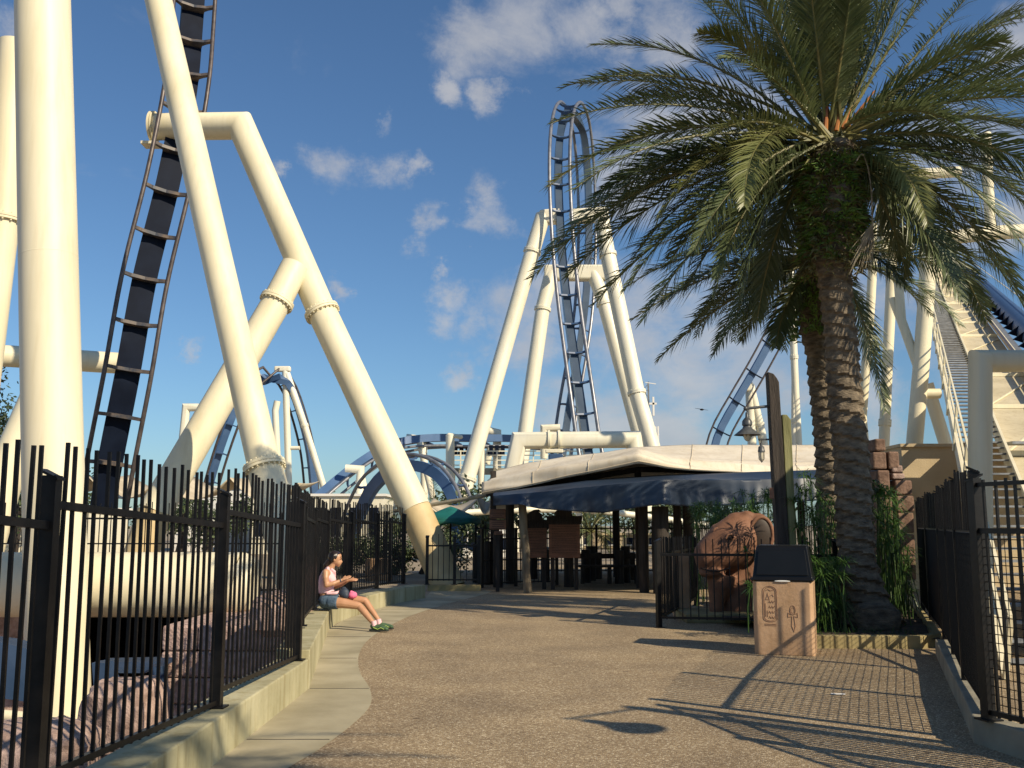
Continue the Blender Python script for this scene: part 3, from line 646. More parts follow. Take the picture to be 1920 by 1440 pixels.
for q in ((1640,822,1662,846),(1636,847,1664,880),(1665,846,1688,880),(1672,872,1694,886,'pink'),(1673,887,1698,899,'pink'),(1678,900,1712,928),(1680,929,1716,960),(1682,961,1716,1000),(1684,1001,1718,1042),(1684,1043,1720,1088),(1645,881,1671,930),(1650,931,1677,1000),(1650,1001,1681,1088)):
    block(*q[:4], 20, m=q[4] if len(q) > 4 else 'redstone')

# ------------------------------------------------------------------ canopy over the queue
rs = thing('white_canopy', 'large off white tent roof with a raised front corner over the queue', 'canopy', at(1200,985,25))
def interp(tab, x):
    for i in range(len(tab)-1):
        if tab[i][0] <= x <= tab[i+1][0]:
            t = (x-tab[i][0])/(tab[i+1][0]-tab[i][0]); return tuple(a+(b-a)*t for a,b in zip(tab[i],tab[i+1]))
    return tab[-1] if x > tab[-1][0] else tab[0]
low = [(903,928,26.5),(967,918,26),(1043,899,25.5),(1120,884,25.1),(1196,869,24.8),(1250,878,25.0),(1330,884,25.4),(1450,893,26),(1560,894,26.5),(1640,892,27)]
foldl = [(903,905,26.7),(967,893,26.2),(1043,876,25.7),(1120,860,25.3),(1196,842,25.0),(1250,860,25.3),(1330,870,25.7),(1450,876,26.2),(1560,868,26.7),(1640,862,27.2)]
upp = [(925,884,29),(990,868,29),(1060,857,29),(1130,848,29),(1200,838,29),(1260,835,29.5),(1340,834,29.5),(1450,834,29.5),(1560,834,30),(1640,838,30)]
def roofpt(u, v):
    x = 903+737*u
    a = interp(low, x); b = interp(foldl, x); c = interp([(903+ (t[0]-925)*737/715, t[1], t[2]) for t in upp], x)
    P, Q, T = at(*a), at(*b), at(c[0]+(22*(1-u)**2), c[1], c[2])
    wr = .05*noise.noise(V(x*.012, v*6, 0)) +   .07*sin(v*26+x*.015)*max(0, 1-abs(v-.28)*3.3)
    if v < .22: p = P.lerp(Q, v/.22); p.y += -.10*sin(pi*v/.22) 
    else:
        t = (v-.22)/.78; p = Q.lerp(T, t); p.z -= .10*sin(pi*t)
    return p + V(0, -wr, wr*.6)
rm = MB(); rm.grid(roofpt, 120, 40)
def roofback(u, v):
    p = roofpt(u, 1); return V(p.x, p.y+6*v, p.z-1.1*v)
rm.grid(roofback, 60, 4)
o = rm.build('roof_fabric', 'canvas', rs, smooth=70); so_ = o.modifiers.new('s','SOLIDIFY'); so_.thickness = .02; so_.offset = -1
sm_ = MB()
for u in (.13,.27,.53,.66,.80,.92): sm_.tube([roofpt(u,v/20)+V(0,-.012,.008) for v in range(21)], .009, 5)
sm_.tube([roofpt(u/80,.03)+V(0,-.02,0) for u in range(81)], .012, 5)
sm_.build('seam','beige',rs)
MB().beam(at(912,926,27.5), at(1200,880,26.5), .10,.14).build('eave_beam','wood',rs)
MB().beam(at(1200,880,26.5), at(1640,890,28), .10,.14).build('eave_beam','wood',rs)
for (px, d) in ((1196, 26.6),(1500,27.5),(925,28.2)):
    c = at(px, 900, d); MB().box((c.x, c.y, c.z/2+.1), (.16,.16,c.z+.3)).build('roof_post','wood',rs)

aw = thing('blue_awning', 'slate blue fabric awning with a drooping valance below the white canopy', 'awning', at(1240,985,24))
btop = [(925,925,25.6),(1000,915,25.4),(1100,902,25.2),(1240,893,25),(1400,886,25.2),(1560,881,25.4),(1672,872,25.6)]
bfold = [(925,930,24.3),(1000,924,24.1),(1100,913,23.9),(1240,900,23.7),(1400,900,23.9),(1560,896,24.1),(1672,886,24.3)]
bbot = [(925,948,24.3),(975,946,24.0),(1010,954,24.0),(1060,958,23.9),(1130,962,23.8),(1200,951,23.7),(1240,946,23.6),(1300,950,23.8),(1400,946,23.8),(1480,943,23.9),(1560,936,24.0),(1640,915,24.2),(1672,905,24.3)]
posts_x = (975, 1240, 1500, 1660)
def awpt(u, v):
    x = 925+747*u; A, B, C = interp(btop,x), interp(bfold,x), interp(bbot,x)
    P, Q, T = at(*A), at(*B), at(*C)
    near = min(abs(x-q) for q in posts_x)
    wr = .05*noise.noise(V(x*.017, v*2.2, 3)) + .03*noise.noise(V(x*.05, v*1.5, 8)) - .09*math.exp(-(near/13)**2)
    if v < .45: t = v/.45; p = P.lerp(Q, t); p.z -= .05*sin(pi*t); return p + V(0,-wr*.3*t, wr*.5*t)
    t = (v-.45)/.55; p = Q.lerp(T, t); wr += (.035*sin(x*.11)+.02*sin(x*.29+2))*t; return p + V(0, wr*(.3+1.0*t), 0)
am = MB(); am.grid(awpt, 150, 24)
am.grid(lambda u,v: awpt(u,0)+V(0, 7.5*v, .15*sin(pi*v)), 60, 3)
o = am.build('fabric', 'bluecanvas', aw, smooth=70); so_ = o.modifiers.new('s','SOLIDIFY'); so_.thickness = .012
def logpost(name, label, px, d, top, r, m='log', cat='post', lean=0, kink=0):
    b = at(px, 985, d); b.z = 0; mb = MB(); pts = []
    t = at(px, top, d); H = t.z; n = 9
    pts = [V(b.x+lean*(1-i/n)+kink*noise.noise(V(i*.7,px,0)), b.y, H*i/n) for i in range(n+1)]
    mb.tube(pts, [r*(1.0+.10*noise.noise(V(i, px, 1))) for i in range(n+1)], 14)
    return tag(mb.build(name, m, None, smooth=50), label, cat)
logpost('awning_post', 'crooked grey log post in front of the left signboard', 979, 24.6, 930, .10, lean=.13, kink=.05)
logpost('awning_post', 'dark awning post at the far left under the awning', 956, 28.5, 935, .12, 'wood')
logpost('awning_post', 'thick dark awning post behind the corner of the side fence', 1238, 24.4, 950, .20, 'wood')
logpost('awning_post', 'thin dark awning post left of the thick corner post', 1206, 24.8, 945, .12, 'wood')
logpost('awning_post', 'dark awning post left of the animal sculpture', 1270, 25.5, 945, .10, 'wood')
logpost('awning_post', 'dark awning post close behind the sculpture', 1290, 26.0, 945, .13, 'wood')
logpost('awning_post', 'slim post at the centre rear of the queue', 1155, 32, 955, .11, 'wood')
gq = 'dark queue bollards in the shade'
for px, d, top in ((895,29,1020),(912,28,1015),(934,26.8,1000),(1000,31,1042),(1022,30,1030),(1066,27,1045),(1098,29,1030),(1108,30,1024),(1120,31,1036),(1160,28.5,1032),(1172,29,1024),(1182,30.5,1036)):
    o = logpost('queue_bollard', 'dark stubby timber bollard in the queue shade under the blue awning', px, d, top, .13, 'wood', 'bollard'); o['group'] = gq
mb = MB(); a, b = at(1085,1060,28.5), at(1200,1060,28.5)
mb.beam(V(a.x,a.y,.48), V(b.x,b.y,.48), .4,.06); mb.beam(V(a.x,a.y+.2,.75), V(b.x,b.y+.2,.75), .05,.14)
bn = thing('queue_bench', 'long dark wooden bench in the shade right of the signboards', 'bench', (a.x,a.y,0)); mb.build('seat','wood',bn)
for t in (.06,.5,.94):
    p = a.lerp(b,t); MB().box((p.x,p.y,.225),(.09,.34,.45)).build('leg','wood',bn)

def textmesh(txt, size, ext, m, parent, loc, name='lettering', rotz=0, align='CENTER'):
    c = bpy.data.curves.new('t','FONT'); c.body = txt; c.size = size; c.extrude = ext; c.align_x = align
    o = bpy.data.objects.new('t', c); COL.objects.link(o)
    dg = bpy.context.evaluated_depsgraph_get(); me = bpy.data.meshes.new_from_object(o.evaluated_get(dg))
    bpy.data.objects.remove(o)
    M = Matrix.Translation(loc) @ Matrix.Rotation(rotz,4,'Z') @ Matrix.Rotation(pi/2,4,'X'); me.transform(M)
    me.materials.clear(); me.materials.append(Mt[m]); o = bpy.data.objects.new(name, me); COL.objects.link(o)
    if parent: attach(o, parent)
    return o
def signboard(label, px0, py0, px1, py1, Y, crest, legs):
    a, b = at(px0,py0,Y), at(px1,py1,Y); c = (a+b)/2; W = b.x-a.x; H = a.z-b.z
    r = thing('rules_signboard', label, 'sign', (c.x,c.y,0))
    MB().box(c, (W,.05,H)).build('board','board',r,bevel=.01)
    mb = MB(); n = 17
    for i in range(n):
        z = a.z-.10*H-.8*H*i/n; x = a.x+.08; 
        while x < b.x-.10:
            l = R.uniform(.02,.07); mb.box((min(x+l/2,b.x-.08), c.y-.027, z), (l,.006,.010)); x += l+.014
    mb.build('small_lettering','darkpaint',r)
    mb = MB(); pz = a.z+.02
    if crest:
        mb.prism([V(c.x-.42,c.y-.04,pz-.10),V(c.x+.42,c.y-.04,pz-.10),V(c.x+.46,c.y-.04,pz+.11),V(c.x-.46,c.y-.04,pz+.11)], (0,.05,0))
        mb.build('name_plate','wood',r)
        textmesh('MONTU', .21, .012, 'darkpaint', r, V(c.x, c.y-.065, pz-.07), 'name_lettering')
        mb = MB(); q = [V(c.x+x,c.y-.05,pz+.10+z) for x,z in ((-.22,0),(-.24,.10),(-.14,.20),(-.02,.26),(.10,.27),(.16,.22),(.10,.20),(.19,.14),(.20,.0))]
        mb.prism(q, (0,.06,0)); mb.build('bird_crest','wood',r,bevel=.01)
    for x in legs:
        p = at(x, 985, Y); MB().box((p.x, p.y+.06, b.z/2+.1), (.10,.07,b.z+.3)).build('leg','wood',r)
signboard('left of the two tall red brown rules boards, partly behind the crooked log post', 981,984,1025,1046, 26.0, True, (990,1020))
signboard('right of the two tall red brown rules boards, under the awning', 1029,977,1088,1046, 25.8, True, (1036,1080))
hs_ = thing('hanging_sign', 'pair of small rounded wooden signs stacked at the left end of the awning', 'sign', at(933,985,25))
for (y0,y1,x0,x1) in ((954,973,918,948),(974,993,918,949),(995,1003,927,942)):
    a,b = at(x0,y0,25), at(x1,y1,25); c=(a+b)/2; MB().box(c,(b.x-a.x,.04,a.z-b.z-.01)).build('sign_panel','board',hs_,bevel=.015)
    mb = MB()
    for i in range(5 if y1-y0>10 else 2):
        mb.box((c.x, c.y-.022, a.z-(a.z-b.z)*(i+.7)/(5.4 if y1-y0>10 else 2.4)), ((b.x-a.x)*R.uniform(.6,.85),.004,.012))
    mb.build('small_lettering','darkpaint',hs_)
c = at(933,1000,25.05); MB().box((c.x,c.y+.03,c.z/2),(.09,.05,c.z+.6)).build('sign_post','wood',hs_)

# teal umbrella
um = thing('parasol', 'teal market parasol open behind the thick leaning column', 'umbrella', at(845,985,29))
apex = at(845,950,29); rim = at(845,974,29).z; rr_ = (at(903,974,29)-at(790,974,29)).x/2
mb = MB()
def uf(u,v):
    t = u*2*pi; rad = rr_*v; sc = 1 - .05*abs(sin(4*t))*v; z = apex.z-(apex.z-rim)*v**1.15
    return V(apex.x+rad*sc*cos(t), apex.y+rad*sc*sin(t), z)
mb.grid(uf, 64, 8)
def uv_(u,v):
    t = u*2*pi; p = uf(u,1); return p+V(0,0,-.17*v*(1-.35*abs(cos(4*t))))
mb.grid(uv_, 64, 2)
o = mb.build('canopy','teal',um,smooth=60); so_ = o.modifiers.new('s','SOLIDIFY'); so_.thickness=.01
MB().tube([V(apex.x,apex.y,0),apex],.03,8).build('pole','wood',um)
mb = MB()
for k in range(8): t=2*pi*(k+.5)/8; mb.tube([apex-V(0,0,.05), V(apex.x+rr_*.97*cos(t),apex.y+rr_*.97*sin(t),rim-.03)], .012, 5)
mb.build('ribs','wood',um)
# shade strips (sagging)
def swag(label, pts, drop, depth, m='beige'):
    mb = MB()
    for i in range(len(pts)-1):
        a, b = at(*pts[i]), at(*pts[i+1])
        def f(u,v, a=a, b=b): p = a.lerp(b,u)+V(0,depth*v,.25*v*v); p.z -= drop*sin(pi*u)*(1-.3*v); return p
        mb.grid(f, 14, 5)
    o = mb.build('shade_cloth', m, None, smooth=60); so_ = o.modifiers.new('s','SOLIDIFY'); so_.thickness=.02
    return tag(o, label, 'shade cloth')
swag('sagging beige shade cloth strung between the leaning column and the canopy', [(800,945,30),(895,936,29),(925,930,28.5)], .45, 2.5)
swag('long scalloped beige shade cloth sagging behind the left fence', [(30,890,36),(165,893,36),(300,897,36),(430,895,36),(560,905,36)], .75, 4)
MB_ = MB(); MB_.tube([at(740,958,31), at(860,938,30), at(915,928,29.5)], .06, 8)
tag(MB_.build('awning_rail','conc2'), 'dark slanting rail above the teal parasol', 'rail')

# ------------------------------------------------------------------ wooden lamp post with hanging lamps
lpst = thing('lamp_post', 'dark wooden post with a curved slanting top and two hanging lamps', 'lamp post', at(1466,1150,15.6))
Yp = 15.6
mb = MB(); A = at(1452,985,Yp); wid = .17
prof = []; tz = at(1440,697,Yp); t2 = at(1461,716,Yp); bx = at(1479,1175,Yp)
mb.prism([V(bx.x-.10,Yp,0), V(bx.x+.09,Yp,0), V(t2.x,Yp,t2.z), V(t2.x-.03,Yp,t2.z+.06), V(t2.x-.08,Yp,tz.z-.03), V(tz.x,Yp,tz.z)], (0,.19,0))
mb.build('post','wood',lpst,bevel=.012)
mb = MB(); q = at(1476,778,Yp+.1)
mb.prism([V(bx.x+.092,Yp+.04,0), V(bx.x+.19,Yp+.04,0), V(q.x+.04,Yp+.04,q.z-.08), V(q.x-.02,Yp+.04,q.z), V(q.x-.095,Yp+.04,q.z)], (0,.14,0)); mb.build('side_timber','greenwood',lpst,bevel=.01)
c = at(1447,925,Yp-.03); MB().box(c,(.06,.05,.17)).build('junction_box','board',lpst,bevel=.006)
def lampset(root, arm0, arm1, Y, big, ys):
    a, b = at(*arm0,Y), at(*arm1,Y)
    mb = MB(); mb.tube([a,b],.022 if big else .014,8); mb.ball(b,.035 if big else .02); hx = b+V(.03,0,0)
    c = at(ys[0][0], ys[0][1], Y)
    mb.tube([hx, hx+V(0,0,-.04), c+V(0,0,.02)], .008, 6); mb.build('arm','enamel',root,smooth=50)
    s_ = (at(0,ys[0][1],Y).z-at(0,ys[1][1],Y).z)
    if big:
        L = MB(); L.lathe(c-V(0,0,s_), [(.0,.99*s_),(.02,.97*s_),(.025,.80*s_),(.05,.74*s_),(.075,.66*s_),(.080,.52*s_),(.062,.48*s_),(.075,.40*s_),(.20,.17*s_),(.205,.155*s_),(.19,.165*s_),(.06,.36*s_)],28)
        L.build('lamp_shade','enamel',root,smooth=40)
        B = MB(); B.ball(c-V(0,0,s_*.87),(.062,.062,.085),14,10); B.build('bulb_glass','glass',root,smooth=60)
    else:
        L = MB(); L.lathe(c-V(0,0,s_), [(.0,.99*s_),(.018,.95*s_),(.02,.82*s_),(.045,.76*s_),(.05,.60*s_),(.055,.57*s_),(.055,.50*s_),(.0,.5*s_)],20); L.build('lamp_cap','enamel',root,smooth=40)
        B = MB(); B.lathe(c-V(0,0,s_),[(.0,.0),(.025,.05*s_),(.040,.18*s_),(.042,.49*s_)],18); B.build('bulb_glass','glass',root,smooth=50)
    cg_ = MB()
    base = c-V(0,0,s_); r0 = .066 if big else .046
    for k in range(6):
        t = 2*pi*k/6
        if big: cg_.tube([base+V(r0*cos(t),r0*sin(t),.28*s_), base+V(r0*cos(t),r0*sin(t),.10*s_), base+V(0,0,-.01)], .004, 4, False)
        else: cg_.tube([base+V(r0*cos(t),r0*sin(t),.5*s_), base+V(r0*cos(t),r0*sin(t),.15*s_), base+V(0,0,-.01)], .003, 4, False)
    cg_.build('wire_cage','enamel',root)
lampset(lpst, (1448,761), (1398,766), Yp+.08, True, ((1400,772),(1400,824)))
lampset(lpst, (1450,824), (1424,824), Yp+.08, False, ((1427,829),(1427,866)))
# a second lamp post just out of frame at the right: its lamp and post throw the long shadow on the paving
lp2 = thing('lamp_post', 'wooden lamp post with one shaded lamp standing outside the right fence', 'lamp post', (6.1,5.05,0))
bx2 = V(6.1,5.05,0)
MB().prism([bx2+V(-.07,0,0),bx2+V(.07,0,0),bx2+V(.04,0,4.5),bx2+V(-.07,0,4.6)],(0,.14,0)).build('post','wood',lp2,bevel=.01)
a = bx2+V(0,.07,4.52); b = a+V(-.72,-.50,-.02)
m2 = MB(); m2.tube([a,b],.022,8); m2.tube([b+V(.06,.04,0),b+V(.06,.04,-.12)],.01,6); m2.build('arm','enamel',lp2)
b = b+V(.06,.04,0)
m2 = MB(); m2.lathe(b-V(0,0,.50),[(.03,.42),(.07,.38),(.075,.25),(.22,.06),(.225,.04),(.06,.2)],28); m2.build('lamp_shade','enamel',lp2,smooth=40)
m2 = MB(); m2.ball(b-V(0,0,.45),(.06,.06,.08)); m2.build('bulb_glass','glass',lp2,smooth=60)

# ------------------------------------------------------------------ stone litter bin
cn = thing('litter_bin', 'pinkish stone litter bin with carved symbols and a black hooded lid', 'bin', (3.60,13.2,0))
a = at(1418,1222,12.85); X0 = a.x+.10; X1 = at(1527,1222,12.85).x+.12; Yb = 12.85; W = X1-X0; H = .905; ch = .045
bm_ = MB(); oc = [(X0+ch,Yb),(X1-ch,Yb),(X1,Yb+ch),(X1,Yb+W-ch),(X1-ch,Yb+W),(X0+ch,Yb+W),(X0,Yb+W-ch),(X0,Yb+ch)]
bm_.prism([V(x,y,0) for x,y in oc],(0,0,H)); bm_.build('stone_body','sandstone',cn,bevel=.012)
hb = MB(); cx_ = (X0+X1)/2; cy_ = Yb+W/2; h2 = W/2
def ring(s0,s1,z): return [V(cx_-s0,cy_-s1,z),V(cx_+s0,cy_-s1,z),V(cx_+s0,cy_+s1,z),V(cx_-s0,cy_+s1,z)]
rr2 = [ring(h2+.012,h2+.012,H+.003),ring(h2+.012,h2+.012,H+.03),ring(h2-.005,h2-.005,H+.045),ring(h2-.055,h2-.07,H+.42),ring(h2-.075,h2-.095,H+.445)]
hb.add([p for r_ in rr2 for p in r_], [(i*4+j,i*4+(j+1)%4,(i+1)*4+(j+1)%4,(i+1)*4+j) for i in range(4) for j in range(4)]+[(0,3,2,1),(16,17,18,19)])
hd = hb.build('hood','plastic',cn,bevel=.012)
fl = MB(); zf = H+.075
fl.prism([V(cx_-h2+.05,Yb+.005,zf),V(cx_+h2-.05,Yb+.005,zf),V(cx_+h2-.085,Yb+.052,zf+.31),V(cx_-h2+.085,Yb+.052,zf+.31)],(0,-.012,0)); fl.build('push_flap','plastic',cn,bevel=.006)
lb = MB(); lb.ball((cx_-.0,Yb-.012,H+.002),(.10,.006,.012),20,6); lb.build('white_label','white',cn,smooth=60)
gr = MB(); yF = Yb-.001
def stroke(pts, r=.0045, close=False):
    q = [V(X0+W*x, yF, H*z) for x,z in pts]
    if close: q.append(q[0])
    gr.tube(q, r, 5)
cart = [(.17+.10*1.0,.93)]
N_=24; oval=[]
for k in range(N_+1):
    t = pi*k/N_; oval.append((.285+.115*cos(t), .86+.075*sin(t)))
oval += [(.17,.50)]; oval += [(.285+.115*cos(pi+pi*k/12), .50-.05*sin(pi*k/12)) for k in range(13)]
stroke(oval, close=True)
stroke([(x*.8+.057, z*.94+.04) for x,z in oval], .0035, True)
for z in (.42,.40): stroke([(.19,z),(.38,z)])
stroke([(.22,.75),(.25,.83),(.28,.75)],close=True)
for i in range(4):
    z = .72-.07*i; stroke([(.26+.02*j, z+(.012 if j%2 else -.012)) for j in range(6)])
stroke([(.22,.87),(.26,.89),(.30,.87),(.34,.88)]); stroke([(.27,.78),(.33,.82),(.35,.79)]); stroke([(.21,.70),(.21,.52)]); stroke([(.24,.60),(.24,.52)])
ank = [(.655+.045*sin(2*pi*k/16)*(1 if True else 0), .615+.06*cos(2*pi*k/16)) for k in range(17)]
stroke(ank); stroke([(.655+.028*sin(2*pi*k/16), .612+.038*cos(2*pi*k/16)) for k in range(17)], .003)
stroke([(.64,.555),(.58,.575),(.575,.52),(.64,.53),(.63,.40),(.665,.33),(.69,.40),(.672,.53),(.735,.52),(.73,.575),(.672,.555)],close=True)
gr.build('carved_symbols','groove',cn)
cn.rotation_euler.z = radians(-18)

# ------------------------------------------------------------------ planter, soil
pl = thing('planter', 'raised planter with a mustard painted kerb around the palms', 'planter', (5,15,0))
kerbp = [(3.95,13.62),(4.6,13.60),(5.35,13.55),(5.75,13.9),(6.3,15.5),(7.2,18.2),(7.3,20.5)]
ribbon_wall(kerbp, .17, .12, 'kerb', 'yellow', pl)
so2 = MB()
def soil(u,v):
    x = 2.6 + 4.9*u; y = 13.7+8*v
    x = min(x, 5.65+(y-13.7)*.34) if y < 18.2 else min(x, 7.2)
    x = max(x, 3.97 if y < 16.2 else 3.45+.5*(y>18.7))
    return V(x, y, .12+.05*noise.noise(V(x*2,y*2,0)))
so2.grid(soil, 40, 50); so2.build('soil_bed','soil',pl,smooth=60)
RD = random.Random(3)
def rock(label, px, py, Y, sx, sy, sz, m, seed, group=None, blocky=1):
    c = at(px,py,Y); mb = MB(); mb.ball(V(0,0,0), 1, 30, 20)
    out = []
    for p in mb.v:
        v = Vector(p); k = 1 + .22*noise.noise(v*1.2+V(seed,0,0)) + .10*noise.noise(v*4+V(0,seed,0)) - .16*abs(noise.noise(v*2.1+V(seed,seed,0))); v = v.normalized()*k
        if blocky: v = V(*(math.copysign(abs(q)**.6, q) for q in v))
        out.append((c.x+v.x*sx, c.y+v.y*sy, c.z+v.z*sz))
    mb.v = out; return tag(mb.build('boulder', m, None, smooth=22), label, 'boulder', group)
rock('brown root stump at the foot of the big palm in the planter', 1640,1160,15.0, .33,.25,.24,'trunk',2)  # root stump of the palm, built from the rock mesh in bark
rock('rounded pink boulder behind the front fence beside the thick column', 235,1345,11.3, .42,.4,.42,'pink',5)
rock('low pink boulder in the pit at bottom left', 50,1425,9.0, .6,.5,.3,'pink',8)
# stone block wall carrying the thick pipe
sb = thing('stone_footing', 'rough pink block wall under the end of the thick pipe', 'stone wall', (-4.7,17.5,-2.3))
a0, a1 = at(304,1172,17), at(553,1172,17); zt = a0.z
rows = 4; zz = -2.5
ztop_rows = [zt-.42*i for i in range(6)]
for r_ in range(5):
    x = a0.x - (0 if r_%2 else .25); 
    while x < a1.x+.3:
        w_ = RD.uniform(.75,1.1); x0 = max(x,a0.x); x1 = min(x+w_, a1.x+.4)
        if x1-x0 > .1:
            MB().box(((x0+x1)/2, 18.7+RD.uniform(-.01,.01), ztop_rows[r_]-.21), (x1-x0-.015, 3.4, .405)).build('stone_block','blockstone',sb,bevel=.04)
        x += w_
rock('jumbled pink rock against the right end of the block wall', 536,1150,16.0,.45,.7,.36,'pink',11)
# blue steel in the pit
bs = thing('sunken_track', 'blue box steel track lying in the pit behind the front fence', 'roller coaster', at(240,1290,16.5))
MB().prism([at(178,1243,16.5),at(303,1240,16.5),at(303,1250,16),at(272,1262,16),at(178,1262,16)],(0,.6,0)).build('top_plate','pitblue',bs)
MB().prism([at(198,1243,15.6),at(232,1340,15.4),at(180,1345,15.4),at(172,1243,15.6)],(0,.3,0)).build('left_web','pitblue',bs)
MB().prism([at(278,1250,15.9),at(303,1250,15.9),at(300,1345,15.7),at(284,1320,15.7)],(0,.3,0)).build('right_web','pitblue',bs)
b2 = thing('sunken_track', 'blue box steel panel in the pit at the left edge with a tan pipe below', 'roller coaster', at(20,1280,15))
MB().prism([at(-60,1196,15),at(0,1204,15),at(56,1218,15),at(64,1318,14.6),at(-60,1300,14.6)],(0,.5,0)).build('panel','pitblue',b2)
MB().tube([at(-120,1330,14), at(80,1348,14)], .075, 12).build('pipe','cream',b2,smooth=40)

# ------------------------------------------------------------------ animal head sculpture
ah = thing('animal_head_sculpture', 'big red clay cow like head with a dark hollow ear behind the low fence', 'sculpture', at(1380,1150,17.6))
Ys = 17.6
def sp_(px,py,dy=0): q = at(px,py,Ys); return V(q.x,q.y+dy,q.z)
MB().box(sp_(1368,985,.1)*1 - V(0,0,sp_(1368,985,.1).z-.075),(1.75,1.3,.15)).build('base_slab','yellow',ah,bevel=.02)
hm = MB()
ax_ = [(1418,1004,.20,.24,34),(1402,1006,.31,.33,43),(1388,1012,.36,.36,47),(1372,1018,.38,.37,48),(1354,1026,.36,.36,44),(1338,1034,.33,.33,38),(1324,1042,.29,.30,32),(1312,1047,.24,.26,25),(1305,1049,.14,.16,15)]
vs = []; nq = 28
for (px,py,dh,dd,hh) in ax_:
    c = sp_(px,py); h = hh/108.0
    for k in range(nq):
        t = 2*pi*k/nq; vs.append(c + V(.35*h*cos(t)*-.55, dd*sin(t), h*cos(t)))
hm.add(vs, [(i*nq+k,i*nq+(k+1)%nq,(i+1)*nq+(k+1)%nq,(i+1)*nq+k) for i in range(len(ax_)-1) for k in range(nq)]+[tuple(range(nq)),tuple((len(ax_)-1)*nq+k for k in reversed(range(nq)))])
hm.ball(sp_(1385,971,.05),(.20,.17,.10),16,10); hm.ball(sp_(1400,966,.0),(.13,.16,.08),14,8); hm.ball(sp_(1372,978,.1),(.13,.13,.08),14,8)   # poll curls
hm.ball(sp_(1345,994,.05),(.12,.15,.11),14,10); hm.ball(sp_(1360,1006,-.26),(.125,.11,.11),14,10)     # brows
hm.ball(sp_(1334,1073,-.05),(.23,.26,.10),16,10)                                          # lower jaw
hm.tube([sp_(1352,1078),sp_(1350,1100),sp_(1344,1128),sp_(1341,1152)],[.25,.22,.13,.11],20)   # hanging beard
hm.tube([sp_(1404,1040,.15),sp_(1406,1080,.15),sp_(1408,1120,.15),sp_(1404,1152,.15)],[.20,.15,.17,.22],18)
hm.tube([sp_(1392,1045,.28),sp_(1388,1090,.30),sp_(1390,1155,.30)],[.32,.30,.36],20)
hm.ball(sp_(1421,1002,-.06),(.25,.17,.37),22,16)                                          # ear flange
hd_ = remeshed(hm,'head','terracotta',ah,.022,14)
em = MB(); em.ball(sp_(1421,1003,-.235),(.175,.05,.29),24,14); em.build('ear_shade','earshade',ah,smooth=60)  # dark ball inside the rim stands for the shade in the ear
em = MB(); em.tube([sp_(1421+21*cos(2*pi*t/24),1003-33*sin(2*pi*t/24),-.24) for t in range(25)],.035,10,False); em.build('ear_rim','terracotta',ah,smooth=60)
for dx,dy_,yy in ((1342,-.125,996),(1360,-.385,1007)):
    em = MB(); em.ball(sp_(dx,yy,dy_),(.060,.03,.045),14,10); em.build('eye','earshade',ah,smooth=60)
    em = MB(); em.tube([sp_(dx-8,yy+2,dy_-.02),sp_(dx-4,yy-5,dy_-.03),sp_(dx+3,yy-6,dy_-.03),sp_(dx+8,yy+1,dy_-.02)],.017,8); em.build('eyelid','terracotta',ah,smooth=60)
em = MB(); em.tube([sp_(1310,1064,-.2),sp_(1324,1069,-.29),sp_(1342,1069,-.335),sp_(1362,1063,-.36)],.014,8); em.ball(sp_(1311,1040,-.21),(.035,.03,.03)); em.build('mouth_line','earshade',ah,smooth=60)
ps_ = MB(); c = sp_(1290,1075,.8); ps_.box((c.x,c.y,.55),(.28,.28,1.1)); tag(ps_.build('stone_plinth','sandstone',None,bevel=.02),'narrow pinkish stone plinth between the side fence and the sculpture','plinth')

# ------------------------------------------------------------------ palms
def frond(base, ctrl, tip, Lmax, rng, n=62, m='leaf', root=None, bend=.12, wleaf=.024, stem=.16, droop=.35, stem_m='rachis'):
    base, ctrl, tip = Vector(base), Vector(ctrl), Vector(tip)
    def P(t): return base*(1-t)**2 + ctrl*2*t*(1-t) + tip*t*t
    def T(t): return ((ctrl-base)*2*(1-t) + (tip-ctrl)*2*t).normalized()
    mb = MB(); rp = [P(i/14) for i in range(15)]
    mb.tube(rp, [.030*(1-i/14)+.005 for i in range(15)], 5); nr = len(mb.f)
    sid0 = None; roll = rng.uniform(-.5,.5)
    for i in range(n):
        t = stem + (1-stem)*(i+rng.random()*.5)/n; p = P(t); d = T(t)
        s0 = d.cross(V(0,0,1)); s0 = s0.normalized() if s0.length > .08 else V(1,0,0); u0 = s0.cross(d)
        s0, u0 = s0*cos(roll)+u0*sin(roll), u0*cos(roll)-s0*sin(roll)
        env = min(1, .35+3.2*(t-stem))*min(1, .25+2.6*(1-t)); L = Lmax*env
        for sg in (-1, 1):
            fwd = .75+.75*t+rng.uniform(-.12,.12); up = rng.uniform(-.35,.75)
            dr = (d*fwd + s0*sg + u0*up).normalized(); l = L*rng.uniform(.82,1.1)
            q1 = p + dr*l*.5; q2 = p + dr*l; q2.z -= l*droop*rng.uniform(.5,1.2)*.5; q1.z -= l*droop*.08
            wv = dr.cross(u0); wv = wv.normalized() if wv.length > .05 else d
            ax = rng.uniform(0,.6); wv = (wv*cos(ax)+u0*sin(ax)*sg)*wleaf
            o = len(mb.v); mb.v += [tuple(p-wv*.35),tuple(p+wv*.35),tuple(q1-wv*.5),tuple(q1+wv*.5),tuple(q2)]
            mb.f += [(o,o+1,o+3,o+2),(o+2,o+3,o+4)]
    ob = mb.build('frond', m, root); ob.data.materials.append(Mt[stem_m])
    for k in range(nr): ob.data.polygons[k].material_index = 1
    return ob
